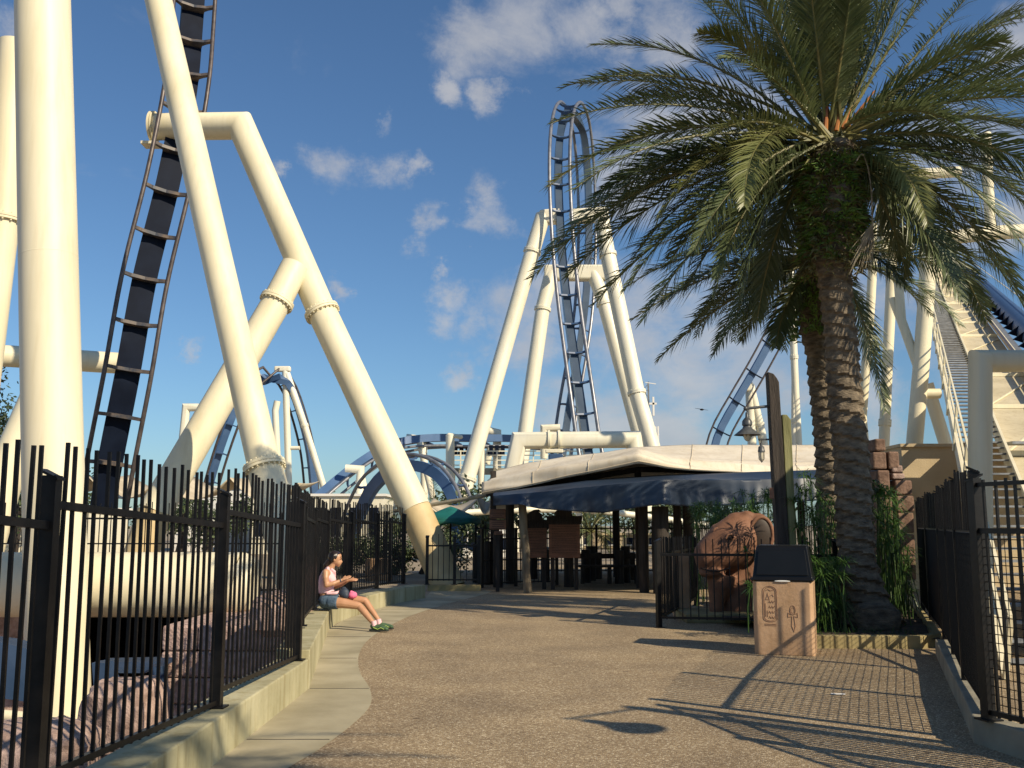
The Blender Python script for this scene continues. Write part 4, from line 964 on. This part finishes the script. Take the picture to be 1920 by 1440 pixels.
def palm_trunk(pts, rad, root, rings, seed, m='trunk'):
    cs = crom(pts, 12); cs = resample(cs, .035); n = 40; vs = []; fs = []
    H = len(cs)
    for i, p in enumerate(cs):
        t = i/(H-1); r0 = interp([(a,b) for a,b in rad], t)[1]
        for k in range(n):
            th = 2*pi*k/n; ph = (i*.035/.19 + (k/n)*2.0) % 1.0      # spiralling leaf scars
            lump = noise.noise(V(cos(th)*2.2+seed, sin(th)*2.2, i*.12))
            r = r0*(1 + .21*(1-ph)**1.2 - .09 + .10*lump + .05*noise.noise(V(cos(th)*9, sin(th)*9, i*.5+seed)))
            vs.append(p + V(r*cos(th), r*sin(th), 0))
    for i in range(H-1):
        for k in range(n):
            k2=(k+1)%n; fs.append((i*n+k,i*n+k2,(i+1)*n+k2,(i+1)*n+k))
    fs.append(tuple((H-1)*n+k for k in range(n)))
    return MB().add(vs, fs).build('trunk', m, root, smooth=50)
def ferns(c0, c1, r, n, rng, root, m, name='fern_tuft', L=.22, up=.7):
    mb = MB()
    for i in range(n):
        t = rng.random(); c = c0.lerp(c1, t); th = rng.uniform(0,2*pi); p = c + V(cos(th)*r, sin(th)*r, 0)
        for j in range(6):
            d = (V(cos(th)*.6, sin(th)*.6, up)+V(rng.uniform(-.8,.8),rng.uniform(-.8,.8),rng.uniform(-.5,.6))).normalized()
            l = L*rng.uniform(.5,1.2); w_ = d.cross(V(rng.uniform(-1,1),rng.uniform(-1,1),.3)).normalized()*.017
            q1 = p+d*l*.5; q2 = p+d*l+V(0,0,-.35*l)
            o=len(mb.v); mb.v += [tuple(p),tuple(q1-w_),tuple(q1+w_),tuple(q2)]; mb.f += [(o,o+1,o+3,o+2)]
    return mb.build(name, m, root)
rg = random.Random(21)
PY = 15.4
p1r = thing('palm_tree', 'largest date palm in the planter with a fern covered neck and wide crown', 'palm tree', at(1630,1150,PY))
tp = [at(1636,1168,PY),at(1612,1080,PY),at(1602,980,PY),at(1598,880,PY),at(1586,760,PY),at(1577,640,PY),at(1566,540,PY),at(1560,440,PY),at(1560,330,PY),at(1562,270,PY)]
palm_trunk(tp, [(0,.44),(.05,.33),(.12,.27),(.3,.262),(.5,.248),(.66,.235),(.72,.26),(.80,.38),(.90,.42),(1,.30)], p1r, 0, 1)
cr = at(1562, 262, PY)
ferns(at(1562,500,PY), at(1560,310,PY), .42, 620, rg, p1r, 'fern')
ferns(at(1562,520,PY), at(1560,280,PY), .43, 420, rg, p1r, 'brownfern', 'old_fern_mat', L=.2, up=.1)
# fronds seen in the photograph: (tip x, y, depth offset, control x, y, leaflet length, material)
FR = [(1120,430,1.1,1270,270,.55,'leaf'),(1190,480,1.0,1320,290,.55,'leaf'),(1285,545,1.0,1390,340,.55,'leaf'),(1345,520,-1.0,1410,300,.5,'leaf'),(1420,600,1.1,1450,380,.5,'leaf'),(1790,500,1.0,1690,290,.55,'leaf'),(1050,165,-.3,1290,85,.50,'leaf'),(1108,85,.6,1340,60,.55,'leaf'),(1158,192,1.0,1340,150,.5,'leaf'),(1028,350,-.8,1225,180,.62,'leaf2'),(1112,372,.8,1290,235,.55,'leaf'),
 (1022,480,0,1235,235,.62,'leaf'),(1062,520,.9,1265,300,.6,'leaf'),(1170,545,-.8,1330,300,.6,'leaf'),(1250,500,1.2,1380,300,.6,'leaf'),(1310,62,-.8,1400,60,.5,'leaf2'),(1395,385,-1.8,1400,190,.50,'leaf2'),(1330,255,-1.6,1420,190,.45,'leaf2'),
 (1390,560,.3,1420,330,.55,'leaf'),(1130,290,.2,1320,190,.5,'leaf'),(1235,405,-1.2,1350,230,.55,'leaf2'),(1300,470,-1.0,1390,280,.5,'leaf'),
 (1300,-60,.4,1420,60,.6,'leaf'),(1350,-130,-.5,1450,40,.6,'leaf'),(1420,-200,.6,1490,40,.6,'leaf'),(1480,-230,-.6,1520,40,.6,'leaf'),(1540,-260,.3,1545,20,.6,'leaf'),(1600,-250,-.4,1580,20,.6,'leaf'),
 (1660,-220,.6,1610,30,.6,'leaf'),(1720,-150,-.6,1650,30,.6,'leaf'),(1790,-90,.6,1690,40,.6,'leaf'),(1700,-70,1.2,1640,60,.55,'leaf'),(1430,-60,1.3,1500,60,.55,'leaf'),(1510,-100,-1.4,1530,50,.55,'leaf'),(1610,-120,-1.5,1590,40,.55,'leaf'),
 (1885,75,-.7,1740,110,.62,'leaf'),(1960,20,.5,1760,60,.6,'leaf'),(2010,110,.9,1780,90,.6,'leaf'),(2020,190,-.9,1790,130,.62,'leaf'),(2000,270,.3,1780,170,.6,'leaf'),(1990,350,-.8,1800,200,.62,'leaf'),(1960,420,.8,1780,230,.6,'leaf'),
 (1925,470,-1.2,1770,250,.6,'leaf'),(1915,560,-.2,1800,330,.6,'leaf'),(1850,600,1.0,1740,350,.55,'leaf'),(1800,560,-.9,1700,330,.55,'leaf'),(1740,420,-1.2,1690,240,.45,'leaf2'),
 (1700,520,1.2,1660,330,.5,'leaf'),(1880,300,1.3,1740,210,.55,'leaf'),(1820,250,-1.5,1700,160,.5,'leaf')]
for (tx,ty,dy,cx,cy,L,m) in FR:
    tip = at(tx,ty,PY+dy*1.3); ctl = at(cx,cy,PY+dy*.7); b = cr+V(rg.uniform(-.16,.16),rg.uniform(-.16,.16),rg.uniform(-.25,.1))
    if abs(dy) < .95:
        jt = rg.uniform(-1.1,1.1); jx = rg.uniform(-75,75); jy = rg.uniform(-20,75)
        frond(b+V(0,0,-.1), at(cx+jx*.6,cy+jy*.6+15,PY+dy*.7+jt*.6), at(tx+jx*.7,ty+jy,PY+dy*1.3+jt), L*1.08, rg, n=104, m='leaf', root=p1r, droop=.45)
    frond(b, ctl, tip, L*1.12, rg, n=128, m=m, root=p1r, droop=.30 if ty < 300 else .5)
for k in range(13):     # fronds away from the viewer, and steep ones towards
    away = k % 4 != 0
    th = (pi/2 if away else -pi/2) + rg.uniform(-.9,.9); el = rg.uniform(.0,1.15) if away else rg.uniform(.95,1.25); Lf = rg.uniform(2.8,3.6)
    d = V(cos(th)*cos(el), sin(th)*cos(el), sin(el)); tip = cr+d*Lf; tip.z -= 1.5*cos(el)*(1 if away else .3); ctl = cr+d*Lf*.55; ctl.z += .55*cos(el)
    frond(cr+V(0,0,rg.uniform(-.2,.1)), ctl, tip, .52, rg, n=90, m='leaf', root=p1r, droop=.45)
mb = MB()
for a_,b_ in (((1548,245),(1556,105)),((1568,245),(1592,110)),((1580,240),(1612,150)),((1590,235),(1640,170)),((1540,250),(1500,160))):
    mb.tube([at(*a_,PY-.2), at(*b_,PY-.15)], [.035,.012], 6)
mb.build('fruit_stem','orange',p1r,smooth=50)
mb = MB()                                              # dry hanging stalk
hp = crom([at(1600,310,PY-.45),at(1618,290,PY-.5),at(1632,340,PY-.5),at(1636,420,PY-.5)],6); mb.tube(hp, .012, 6)
for k in range(46):
    e = at(1600+rg.uniform(-12,34), 500+rg.uniform(-40,25), PY-.5+rg.uniform(-.1,.1)); mid = hp[-1].lerp(e,.5)+V(rg.uniform(-.04,.04),0,0)
    mb.tube([hp[-1], mid, e], [.005,.004,.002], 3, False)
mb.build('dry_stalk','dry',p1r)
# second palm
P2Y = 18.6
p2r = thing('palm_tree', 'second slimmer date palm just left of and behind the largest one', 'palm tree', at(1560,1130,P2Y))
tp = [at(1566,1135,P2Y),at(1560,1000,P2Y),at(1556,880,P2Y),at(1546,760,P2Y),at(1536,680,P2Y),at(1530,600,P2Y),at(1526,530,P2Y),at(1528,490,P2Y)]
palm_trunk(tp, [(0,.36),(.1,.27),(.5,.24),(.72,.22),(.8,.30),(.92,.36),(1,.26)], p2r, 0, 9)
ferns(at(1528,640,P2Y), at(1526,530,P2Y), .34, 260, rg, p2r, 'fern', L=.26)
c2 = at(1528,485,P2Y)
F2 = [(1185,600,0,1350,480,'leaf2'),(1232,676,.5,1390,520,'leaf'),(1338,665,-.5,1420,520,'leaf'),(1175,538,.6,1330,430,'leaf'),(1240,570,-.6,1380,450,'leaf'),(1455,650,-.4,1470,540,'leaf'),(1300,610,1.1,1410,480,'leaf'),
 (1660,770,-.9,1612,500,'leaf'),(1860,575,.4,1700,420,'leaf'),(1800,610,-.6,1690,470,'leaf'),(1900,520,.8,1720,400,'leaf'),(1640,700,.6,1600,500,'leaf'),(1745,590,.9,1650,470,'leaf'),(1390,640,.9,1450,500,'leaf'),
 (1400,300,.4,1480,360,'leaf'),(1460,270,-.5,1500,350,'leaf'),(1600,270,.5,1560,360,'leaf'),(1690,320,.3,1600,380,'leaf'),(1300,400,.3,1430,380,'leaf'),(1760,400,.3,1640,380,'leaf'),(1350,480,-1.,1440,400,'leaf'),(1700,540,-1,1620,430,'leaf'),(1230,460,1,1390,390,'leaf'),(1570,640,.9,1560,520,'leaf')]
for (tx,ty,dy,cx,cy,m) in F2:
    frond(c2+V(rg.uniform(-.1,.1),rg.uniform(-.1,.1),rg.uniform(-.2,.1)), at(cx,cy,P2Y+dy*.8), at(tx,ty,P2Y+dy*1.6), .54, rg, n=100, m=m, root=p2r, droop=.5)
for k in range(20):
    th = rg.choice((-1,1))*pi/2 + rg.uniform(-.8,.8); el = rg.uniform(-.2,.8); Lf = rg.uniform(2.6,3.2)
    d = V(cos(th)*cos(el), sin(th)*cos(el), sin(el)); tip = c2+d*Lf; tip.z -= 1.5*cos(el); ctl = c2+d*Lf*.55; ctl.z += .4
    frond(c2, ctl, tip, .48, rg, n=56, m='leaf', root=p2r, droop=.45)
def simple_palm(label, base, H, seed, nf=30, Lf=3.0, group=None, n=50, rt=.2):
    r_ = random.Random(seed); root = thing('palm_tree', label, 'palm tree', base, group)
    b = Vector(base); top = b+V(r_.uniform(-.3,.3),0,H)
    palm_trunk([b, b.lerp(top,.5)+V(.1,0,0), top], [(0,rt*1.4),(.15,rt),(1,rt*.9)], root, 0, seed)
    for k in range(nf):
        th = k*2.4+r_.uniform(-.2,.2); el = -.3+1.5*(k/nf); d = V(cos(th)*cos(el), sin(th)*cos(el), sin(el)); L = Lf*r_.uniform(.85,1.1)
        tip = top+d*L; tip.z -= L*.5*cos(el); ctl = top+d*L*.55; ctl.z += L*.14
        frond(top, ctl, tip, Lf*.15, r_, n=n, m='leaf', root=root, droop=.45)
    return root
simple_palm('date palm outside the frame whose fronds shade the front paving', (5.75,-.8,0), 7.3, 31, nf=34, Lf=3.1)
simple_palm('small far palm inside the wide blue track arch', (at(812,985,58).x,58,0), 1.7, 33, nf=24, Lf=3.6, n=40, rt=.25)
simple_palm('small fan of palm leaves far behind the queue fence', (at(1105,985,42).x,42,-.3), 1.6, 35, nf=22, Lf=1.6, n=40)

# ------------------------------------------------------------------ papyrus clumps
def papyrus(label, spots, rng):
    b0 = at(spots[0][0], 1150, spots[0][2]); root = thing('papyrus_plant', label, 'plant', (b0.x,b0.y,.12), 'papyrus clumps in the planter')
    stm = MB(); lf = MB()
    for (px,py,Y) in spots:
        top = at(px,py,Y); base = V(top.x+rng.uniform(-.15,.15), Y+rng.uniform(-.2,.2), .1)
        mid = base.lerp(top,.5)+V(rng.uniform(-.05,.05),0,.02); stm.tube([base,mid,top],.008,5)
        ax = V(rng.uniform(-.5,.5),rng.uniform(-.6,.2),1).normalized()
        for k in range(30):
            th = 2*pi*k/30+rng.uniform(-.1,.1); el = rng.uniform(-.15,.7)
            q = ax.rotation_difference(V(0,0,1)); d = (q.inverted() @ V(cos(th)*cos(el), sin(th)*cos(el), sin(el)))
            l = rng.uniform(.15,.31); w_ = d.cross(V(0,0,1)).normalized()*.010
            q1 = top+d*l*.5; q2 = top+d*l+V(0,0,-.3*l)
            o=len(lf.v); lf.v += [tuple(top),tuple(q1-w_),tuple(q1+w_),tuple(q2)]; lf.f += [(o,o+1,o+3,o+2)]
    stm.build('stems','papyrus',root); lf.build('leaves','papyrus',root)
rp = random.Random(5)
def sc(n, x0,x1,y0,y1,Y0,Y1): return [(rp.uniform(x0,x1),rp.uniform(y0,y1),rp.uniform(Y0,Y1)) for _ in range(n)]
papyrus('dense papyrus clump between the wooden lamp post and the palm trunks', sc(70,1488,1570,930,1110,15.2,17.5)+sc(6,1495,1555,888,930,16,17), rp)
papyrus('papyrus just left of the lamp post above the sculpture ear', sc(30,1405,1465,922,975,18.4,19.4)+[(1392,925,19),(1440,930,19)], rp)
papyrus('papyrus row behind the sculpture head and under the awning', sc(60,1300,1410,945,985,19.3,21), rp)
papyrus('tall bright papyrus right of the big palm trunk', sc(8,1636,1668,905,925,15.6,16.2)+sc(34,1640,1690,925,1040,15.4,16.6), rp)
papyrus('darker papyrus low against the right fence behind the trunk', sc(34,1640,1705,1020,1130,16,18), rp)
papyrus('papyrus directly behind the litter bin hood', sc(50,1500,1585,1040,1180,14.2,15.6), rp)
papyrus('few papyrus heads peeping out left of the litter bin', [(1407,1098,14.8),(1412,1104,14.6),(1400,1035,16)], rp)
mb = MB()
for k in range(500):
    p = V(rp.uniform(4.1,5.6)+0, rp.uniform(13.9,16.5), .12); th=rp.uniform(0,6.28); l=rp.uniform(.06,.2); d=V(cos(th),sin(th),rp.uniform(.2,1)).normalized(); w_=V(-sin(th),cos(th),0)*.006
    o=len(mb.v); mb.v += [tuple(p-w_),tuple(p+w_),tuple(p+d*l)]; mb.f.append((o,o+1,o+2))
tag(mb.build('ground_cover','papyrus'),'low blades growing on the dark planter soil','ground cover',None,'stuff')

# ------------------------------------------------------------------ background trees, buildings, mast
def leafy(label, c, rx, ry, rz, n, seed, leaf=.35, trunk_h=None, m='tree', group=None, base_z=0):
    r_ = random.Random(seed); c = Vector(c); root = thing('tree', label, 'tree', (c.x,c.y,base_z), group)
    t = MB(); t.tube([V(c.x,c.y,base_z), V(c.x+.2,c.y,c.z*.6), V(c.x,c.y,c.z)], [.28*rx/3,.2*rx/3,.08*rx/3], 8)
    for k in range(6):
        d = V(r_.uniform(-1,1),r_.uniform(-1,1),r_.uniform(.2,1)).normalized(); t.tube([V(c.x,c.y,c.z*.6), c+V(d.x*rx*.6,d.y*ry*.6,d.z*rz*.5)],[.1*rx/3,.03*rx/3],6)
    t.build('trunk','wood',root)
    mb = MB(); cl = [(V(r_.gauss(0,.45)*rx, r_.gauss(0,.45)*ry, r_.gauss(0,.42)*rz), r_.uniform(.18,.38)) for _ in range(26)]
    for k in range(n):
        cc_, s_ = r_.choice(cl); p = c+cc_+V(r_.gauss(0,1)*rx*s_*.6, r_.gauss(0,1)*ry*s_*.6, r_.gauss(0,1)*rz*s_*.6)
        a = V(r_.uniform(-1,1),r_.uniform(-1,1),r_.uniform(-1,1)).normalized(); b = a.cross(V(r_.uniform(-1,1),r_.uniform(-1,1),r_.uniform(-1,1))).normalized(); l = leaf*r_.uniform(.5,1.2)
        o=len(mb.v); mb.v += [tuple(p-a*l*.5),tuple(p+b*l*.25),tuple(p+a*l*.5),tuple(p-b*l*.25)]; mb.f.append((o,o+1,o+2,o+3))
    mb.build('crown',m,root); return root
leafy('tree at the far left edge rising beside the thick column', at(-30,820,40)-V(0,0,0), 1.6,2.0,3.0, 4200, 3, .22)
bt = 'low trees along the back of the park'
for i,(px,py,Y,rx,rz) in enumerate(((30,930,48,2.6,1.6),(100,950,52,2.4,1.4),(340,965,60,3,1.3),(390,975,55,3,1.2),(640,970,70,4,1.4),(720,985,62,3,1.2),(905,975,48,2.2,1.1),(1085,965,64,3,1.4),(1190,960,66,3,1.6),(1260,965,60,3,1.6),(520,960,62,3,1.4),(1360,950,55,3,1.6))):
    p = at(px,py,Y); leafy('low dark green tree far behind the fences, near eye level', p, rx, 1.6, rz, 1500, 50+i, .28, group=bt)
leafy('bushy tree inside the blue arch behind the leaning column', at(850,955,57), 2.2,1.6,1.6, 1800, 77, .3)
def building(label, px0, px1, top, Y, depth, mw, rows, cols, cat='building', name='park_building', wz=.5):
    a, b = at(px0,top,Y), at(px1,top,Y); r = thing(name, label, cat, ((a.x+b.x)/2,Y+depth/2,0)); H = a.z; W = b.x-a.x
    MB().box(((a.x+b.x)/2, Y+depth/2, H/2),(W,depth,H)).build('wall',mw,r)
    MB().box(((a.x+b.x)/2, Y+depth/2, H+.06),(W+.3,depth+.3,.14)).build('roof_edge','white' if mw!='stucco' else 'stucco',r)
    for j in range(rows):
        for i in range(cols):
            x = a.x+W*(i+.5)/cols; z = H*(j+.55)/rows
            MB().box((x,Y-.01,z),(W/cols*wz,.08,H/rows*.5)).build('window','navy',r)
            MB().box((x,Y-.03,z-H/rows*.27),(W/cols*wz+.1,.1,.06)).build('window_sill','white',r)
    return r
building('long pale low building behind the fences at centre left', 470,720,930,58,6,'creamfar',1,7)
building('small white building seen through the fence left of centre', 330,470,915,64,5,'white',1,4)
building('cream low building at the far left behind the pit fence', -80,170,955,50,5,'creamfar',1,6)
building('low tan service building seen under the awning', 1040,1290,1003,70,6,'stucco',1,6)
building('small white hut behind the teal parasol', 868,960,1000,52,4,'white',1,2)
pkb = MB(); a=at(685,1048,30); pkb.box((a.x+.35,30.4,a.z/2),(.75,.6,a.z)); tag(pkb.build('stone_plinth','sandstone',None,bevel=.03),'red brown stone plinth behind the curved fence right of the woman','plinth')
for i,(px,Y) in enumerate(((640,34),(690,33),(740,33.5),(790,34),(835,35),(600,36))):
    p = at(px,985,Y); p.z = .75; leafy('clipped dark shrub in the row behind the curved fence', p, 1.0, .7, .75, 1500, 90+i, .13, group='shrub row behind the curved fence')
# lattice mast
ms = thing('radio_mast', 'thin lattice antenna mast on the horizon right of the tall loop', 'mast', at(1215,985,160))
mb = MB(); hw=.45; zt=at(1215,716,160).z; xb=at(1215,985,160).x
for sx in (-1,1):
    for sy in (-1,1): mb.beam(V(xb+sx*hw,160+sy*hw,0),V(xb+sx*hw,160+sy*hw,zt),.13,.13)
z=0; k=0
while z<zt-1.2: 
    mb.beam(V(xb-hw,159.5,z),V(xb+hw,159.5,z+1.2),.10,.10) if k%2 else mb.beam(V(xb+hw,159.5,z),V(xb-hw,159.5,z+1.2),.10,.10); mb.beam(V(xb-hw,159.5,z),V(xb+hw,159.5,z),.08,.08); z+=1.2; k+=1
mb.build('lattice','galv',ms)
mb = MB()
for (px,py,w_,h_) in ((1224,757,1.2,.3),(1225,762,.3,3.0),(1229,815,.25,2.6),(1234,815,.25,2.6),(1195,812,.25,2.4)):
    q=at(px,py,159); mb.box(q,(w_,.4,h_))
mb.beam(at(1210,717,159.5),at(1230,720,159.5),.12,.12); mb.beam(at(1215,815,159.5),at(1236,815,159.5),.12,.12); mb.build('antenna_panels','white',ms)
bd_ = thing('bird', 'small dark bird gliding in the sky right of the loop', 'bird', at(1316,768,80))
q=at(1316,768,80); mb=MB(); mb.ball(q,(.16,.09,.08),10,6); mb.prism([q+V(-.55,0,.10),q+V(-.1,-.1,.03),q+V(.5,0,-.06),q+V(0,.12,.02)],(0,0,.02)); mb.build('body','black',bd_)
sc_ = MB(); c_=at(1593,1288,9.6); c_.z=.012; sc_.prism([V(c_.x-.07,9.95,.009),V(c_.x+.06,9.92,.009),V(c_.x+.08,9.98,.009),V(c_.x-.05,10.0,.009)],(0,0,.004))
tag(sc_.build('paper_scrap','white'),'small white paper scrap lying on the paving at right','litter')

# ------------------------------------------------------------------ woman sitting on the wall
WY = 16.0
def wp(px,py,dy=0): return at(px,py,WY+dy)
wo_ = thing('person', 'woman in a pink sleeveless top and denim shorts sitting on the low wall', 'person', (-2.93,16.0,.3))
bo = MB()
bo.ball(wp(615,1127),(.135,.17,.115),16,12)
bo.tube([wp(615,1124),wp(612,1108),wp(612,1092),wp(614,1076)],[.115,.105,.11,.105],18)
bo.ball(wp(614,1078),(.095,.165,.10),16,10); bo.ball(wp(620,1086,-.06),(.07,.07,.07),12,8); bo.ball(wp(620,1086,.06),(.07,.07,.07),12,8)
bo.tube([wp(616,1070),wp(622,1062),wp(626,1056)],[.06,.047,.045],12)
hdc = wp(630,1047); RYh = Matrix.Rotation(radians(22),3,'Y')
bo.ball(hdc,(.086,.072,.105),18,14,RYh); bo.ball(wp(634,1054),(.058,.055,.060),14,10); bo.ball(wp(634.5,1060.5),(.026,.026,.022),10,8)
bo.tube([wp(638,1047.5),wp(640.8,1053.5),wp(638.8,1054.5)],[.011,.014,.012],8); bo.ball(wp(638.3,1057.5),(.015,.024,.010),10,6)
bo.ball(wp(626.5,1049,-.072),(.016,.010,.028),8,6); bo.ball(wp(626.5,1049,.072),(.016,.010,.028),8,6)
def limb(pts, rs): bo.tube(pts, rs, 12); [bo.ball(p, r*.98, 10, 8) for p, r in zip(pts, rs)]
limb([wp(611,1073,-.15),wp(611,1084,-.19),wp(612,1097,-.20)],[.052,.046,.038])
limb([wp(612,1097,-.20),wp(625,1094,-.18),wp(640,1088,-.13)],[.040,.036,.024])
limb([wp(614,1072,.15),wp(620,1086,.20),wp(628,1100,.17)],[.052,.044,.038])
limb([wp(628,1100,.17),wp(640,1096,.10),wp(652,1089,.02)],[.038,.034,.024])
def hand(wr, d, up, s=1, curl=.35, flat=0):
    d = d.normalized(); up = up.normalized(); sd_ = d.cross(up).normalized()
    pc = wr + d*.05*s; 
    for k in range(4): bo.tube([wr, wr+d*.085+sd_*(k-1.5)*.019],[.020,.013],8)
    for k, L in enumerate((.060,.072,.068,.052)):
        b = wr+d*.082+sd_*(k-1.5)*.020; m1 = b+d*L*.5-up*curl*L*.15; e = m1+(d-up*curl).normalized()*L*.5
        bo.tube([b,m1,e],[.0095,.0088,.0070],8); bo.ball(e,.0070,8,6)
    b = wr+d*.025-sd_*.024; m1 = b+(d*.6-sd_*.7).normalized()*.035; e = m1+(d*.9-sd_*.2+up*.2).normalized()*.03
    bo.tube([b,m1,e],[.012,.010,.008],8); bo.ball(e,.008,8,6)
hand(wp(641,1087.5,-.13), V(1,.25,.45), V(-.3,-.6,.8), curl=.2)
hand(wp(653,1088.5,.02), V(1,-.15,.18), V(-.1,-.5,.9), curl=.5)
# legs
limb([wp(618,1129,-.09),wp(645,1131,-.13),wp(673,1136,-.15)],[.095,.078,.056])
limb([wp(674,1137,-.15),wp(683,1147,-.20),wp(701,1170,-.32)],[.056,.054,.034])
limb([wp(622,1125,.09),wp(654,1123,.10),wp(684,1126,.10)],[.093,.076,.055])
limb([wp(685,1127,.10),wp(693,1139,.06),wp(710,1163,-.03)],[.055,.052,.033])
body = remeshed(bo,'body','skin',wo_,.0075,3)
# shoes
def shoe(ank, d, label=None):
    d = V(d[0],d[1],0).normalized(); s_ = MB(); a = Vector(ank); sd_ = V(-d.y,d.x,0); zf = a.z
    s_.ball(a-d*.015+V(0,0,-.035),(.052,.042,.045),14,10); s_.tube([a-d*.02+V(0,0,-.045),a+d*.08+V(0,0,-.055),a+d*.19+V(0,0,-.068)],[.045,.045,.032],14); s_.ball(a+d*.19+V(0,0,-.068),(.038,.04,.030),12,8)
    o = remeshed(s_,'shoe','shoe',wo_,.009,3)
    q = MB(); q.prism([a-d*.07+sd_*.04+V(0,0,-.105),a+d*.21+sd_*.038+V(0,0,-.105),a+d*.235+V(0,0,-.105),a+d*.21-sd_*.038+V(0,0,-.105),a-d*.07-sd_*.04+V(0,0,-.105)],(0,0,.022)); q.build('sole','sole',o,bevel=.004)
    q = MB(); q.tube([a+d*.0-sd_*.046+V(0,0,-.05),a+d*.07-sd_*.048+V(0,0,-.075),a+d*.12-sd_*.045+V(0,0,-.05)],.005,6); q.tube([a+d*.12-sd_*.043+V(0,0,-.05),a+d*.17-sd_*.038+V(0,0,-.075)],.004,6); q.build('trim','lime',o)
n1 = wp(702,1171,-.32); n1.z = .125; shoe(n1,(1,-.25)); n2 = wp(711,1164,-.03); n2.z = .125; shoe(n2,(1,-.15))
sk = MB(); sk.tube([n1+V(-.012,0,.045),n1+V(0,0,-.03)],[.041,.044],14); sk.build('sock','pinkcloth',wo_,smooth=60)
sk = MB(); sk.tube([n2+V(-.012,0,.045),n2+V(0,0,-.03)],[.041,.044],14); sk.build('sock','pinkcloth',wo_,smooth=60)
# clothes
tpm = MB(); tpm.tube([wp(612.5,1111),wp(611.5,1102),wp(612,1092),wp(613.5,1080)],[.122,.119,.125,.118],20); tpm.ball(wp(614,1079),(.105,.155,.105),18,12)
tpm.ball(wp(620.5,1087,-.06),(.083,.083,.08),14,10); tpm.ball(wp(620.5,1087,.06),(.083,.083,.08),14,10)
tpm.tube([wp(616,1066,-.06),wp(613,1066,0),wp(616,1066,.06),wp(623,1071,.05),wp(628,1080,.02),wp(627,1072,-.04),wp(620,1067,-.06)],[.030,.036,.030,.024,.018,.024,.030],10)
tpm.tube([wp(612,1113,-.13),wp(630,1112,-.12),wp(637,1109,-.06)],[.02,.026,.02],8)
remeshed(tpm,'sleeveless_top','pinkcloth',wo_,.010,4)
stx = MB(); stx.ball(wp(614.5,1127),(.148,.183,.128),18,12); stx.tube([wp(618,1129,-.09),wp(634,1130,-.115)],[.110,.101],16); stx.tube([wp(622,1126,.09),wp(637,1125,.10)],[.106,.098],16)
remeshed(stx,'denim_shorts','denim',wo_,.012,3)
hr = MB(); hr.ball(wp(626.5,1044.5),(.098,.084,.100),18,14,RYh); hr.ball(wp(632,1038),(.06,.062,.035),12,8); hr.ball(wp(617,1054),(.05,.05,.055),12,8); hr.tube([wp(617,1052),wp(612,1060),wp(610,1069,.03)],[.045,.05,.028],10)
hr.tube([wp(626,1040,-.07),wp(624,1047,-.082),wp(622,1053,-.07)],[.02,.016,.02],8)
remeshed(hr,'hair','hair',wo_,.010,2)
g_ = MB()
for sy in (-1,1): g_.ball(wp(634.5,1037.5,sy*.032),(.018,.026,.014),12,8)
g_.build('sunglasses','lens',wo_,smooth=60)
eb = MB(); eb.tube([wp(639,1044,-.05),wp(641,1044,-.028)],.004,6); eb.ball(wp(639.6,1047.5,-.042),(.008,.014,.005),8,6); eb.ball(wp(639.6,1047.5,.042),(.008,.014,.005),8,6); eb.build('eyes','hair',wo_)
wr_ = MB(); wr_.tube([wp(637,1089,-.14),wp(639,1088.3,-.134)],.030,12); wr_.build('watch_strap','bag',wo_,smooth=40)
bgm = MB(); bgm.ball(wp(645,1112,-.10),(.085,.055,.075),14,10); bgm.ball(wp(648,1117,-.12),(.05,.04,.05),12,8); bgm.tube([wp(640,1102,-.1),wp(646,1100,-.1),wp(652,1106,-.1)],.008,6)
o = remeshed(bgm,'pouch','bag',None,.012,2); tag(o,'dark navy pouch resting on the lap of the woman','bag')
pkm = MB(); pkm.ball(wp(661,1116,-.04),(.075,.06,.055),14,10); pkm.box(wp(662,1112,-.04),(.10,.08,.05),Matrix.Rotation(.4,3,'Y'))
o = remeshed(pkm,'folded_cloth','hotpink',None,.012,2); tag(o,'bright pink folded cloth on the knees of the woman','cloth')
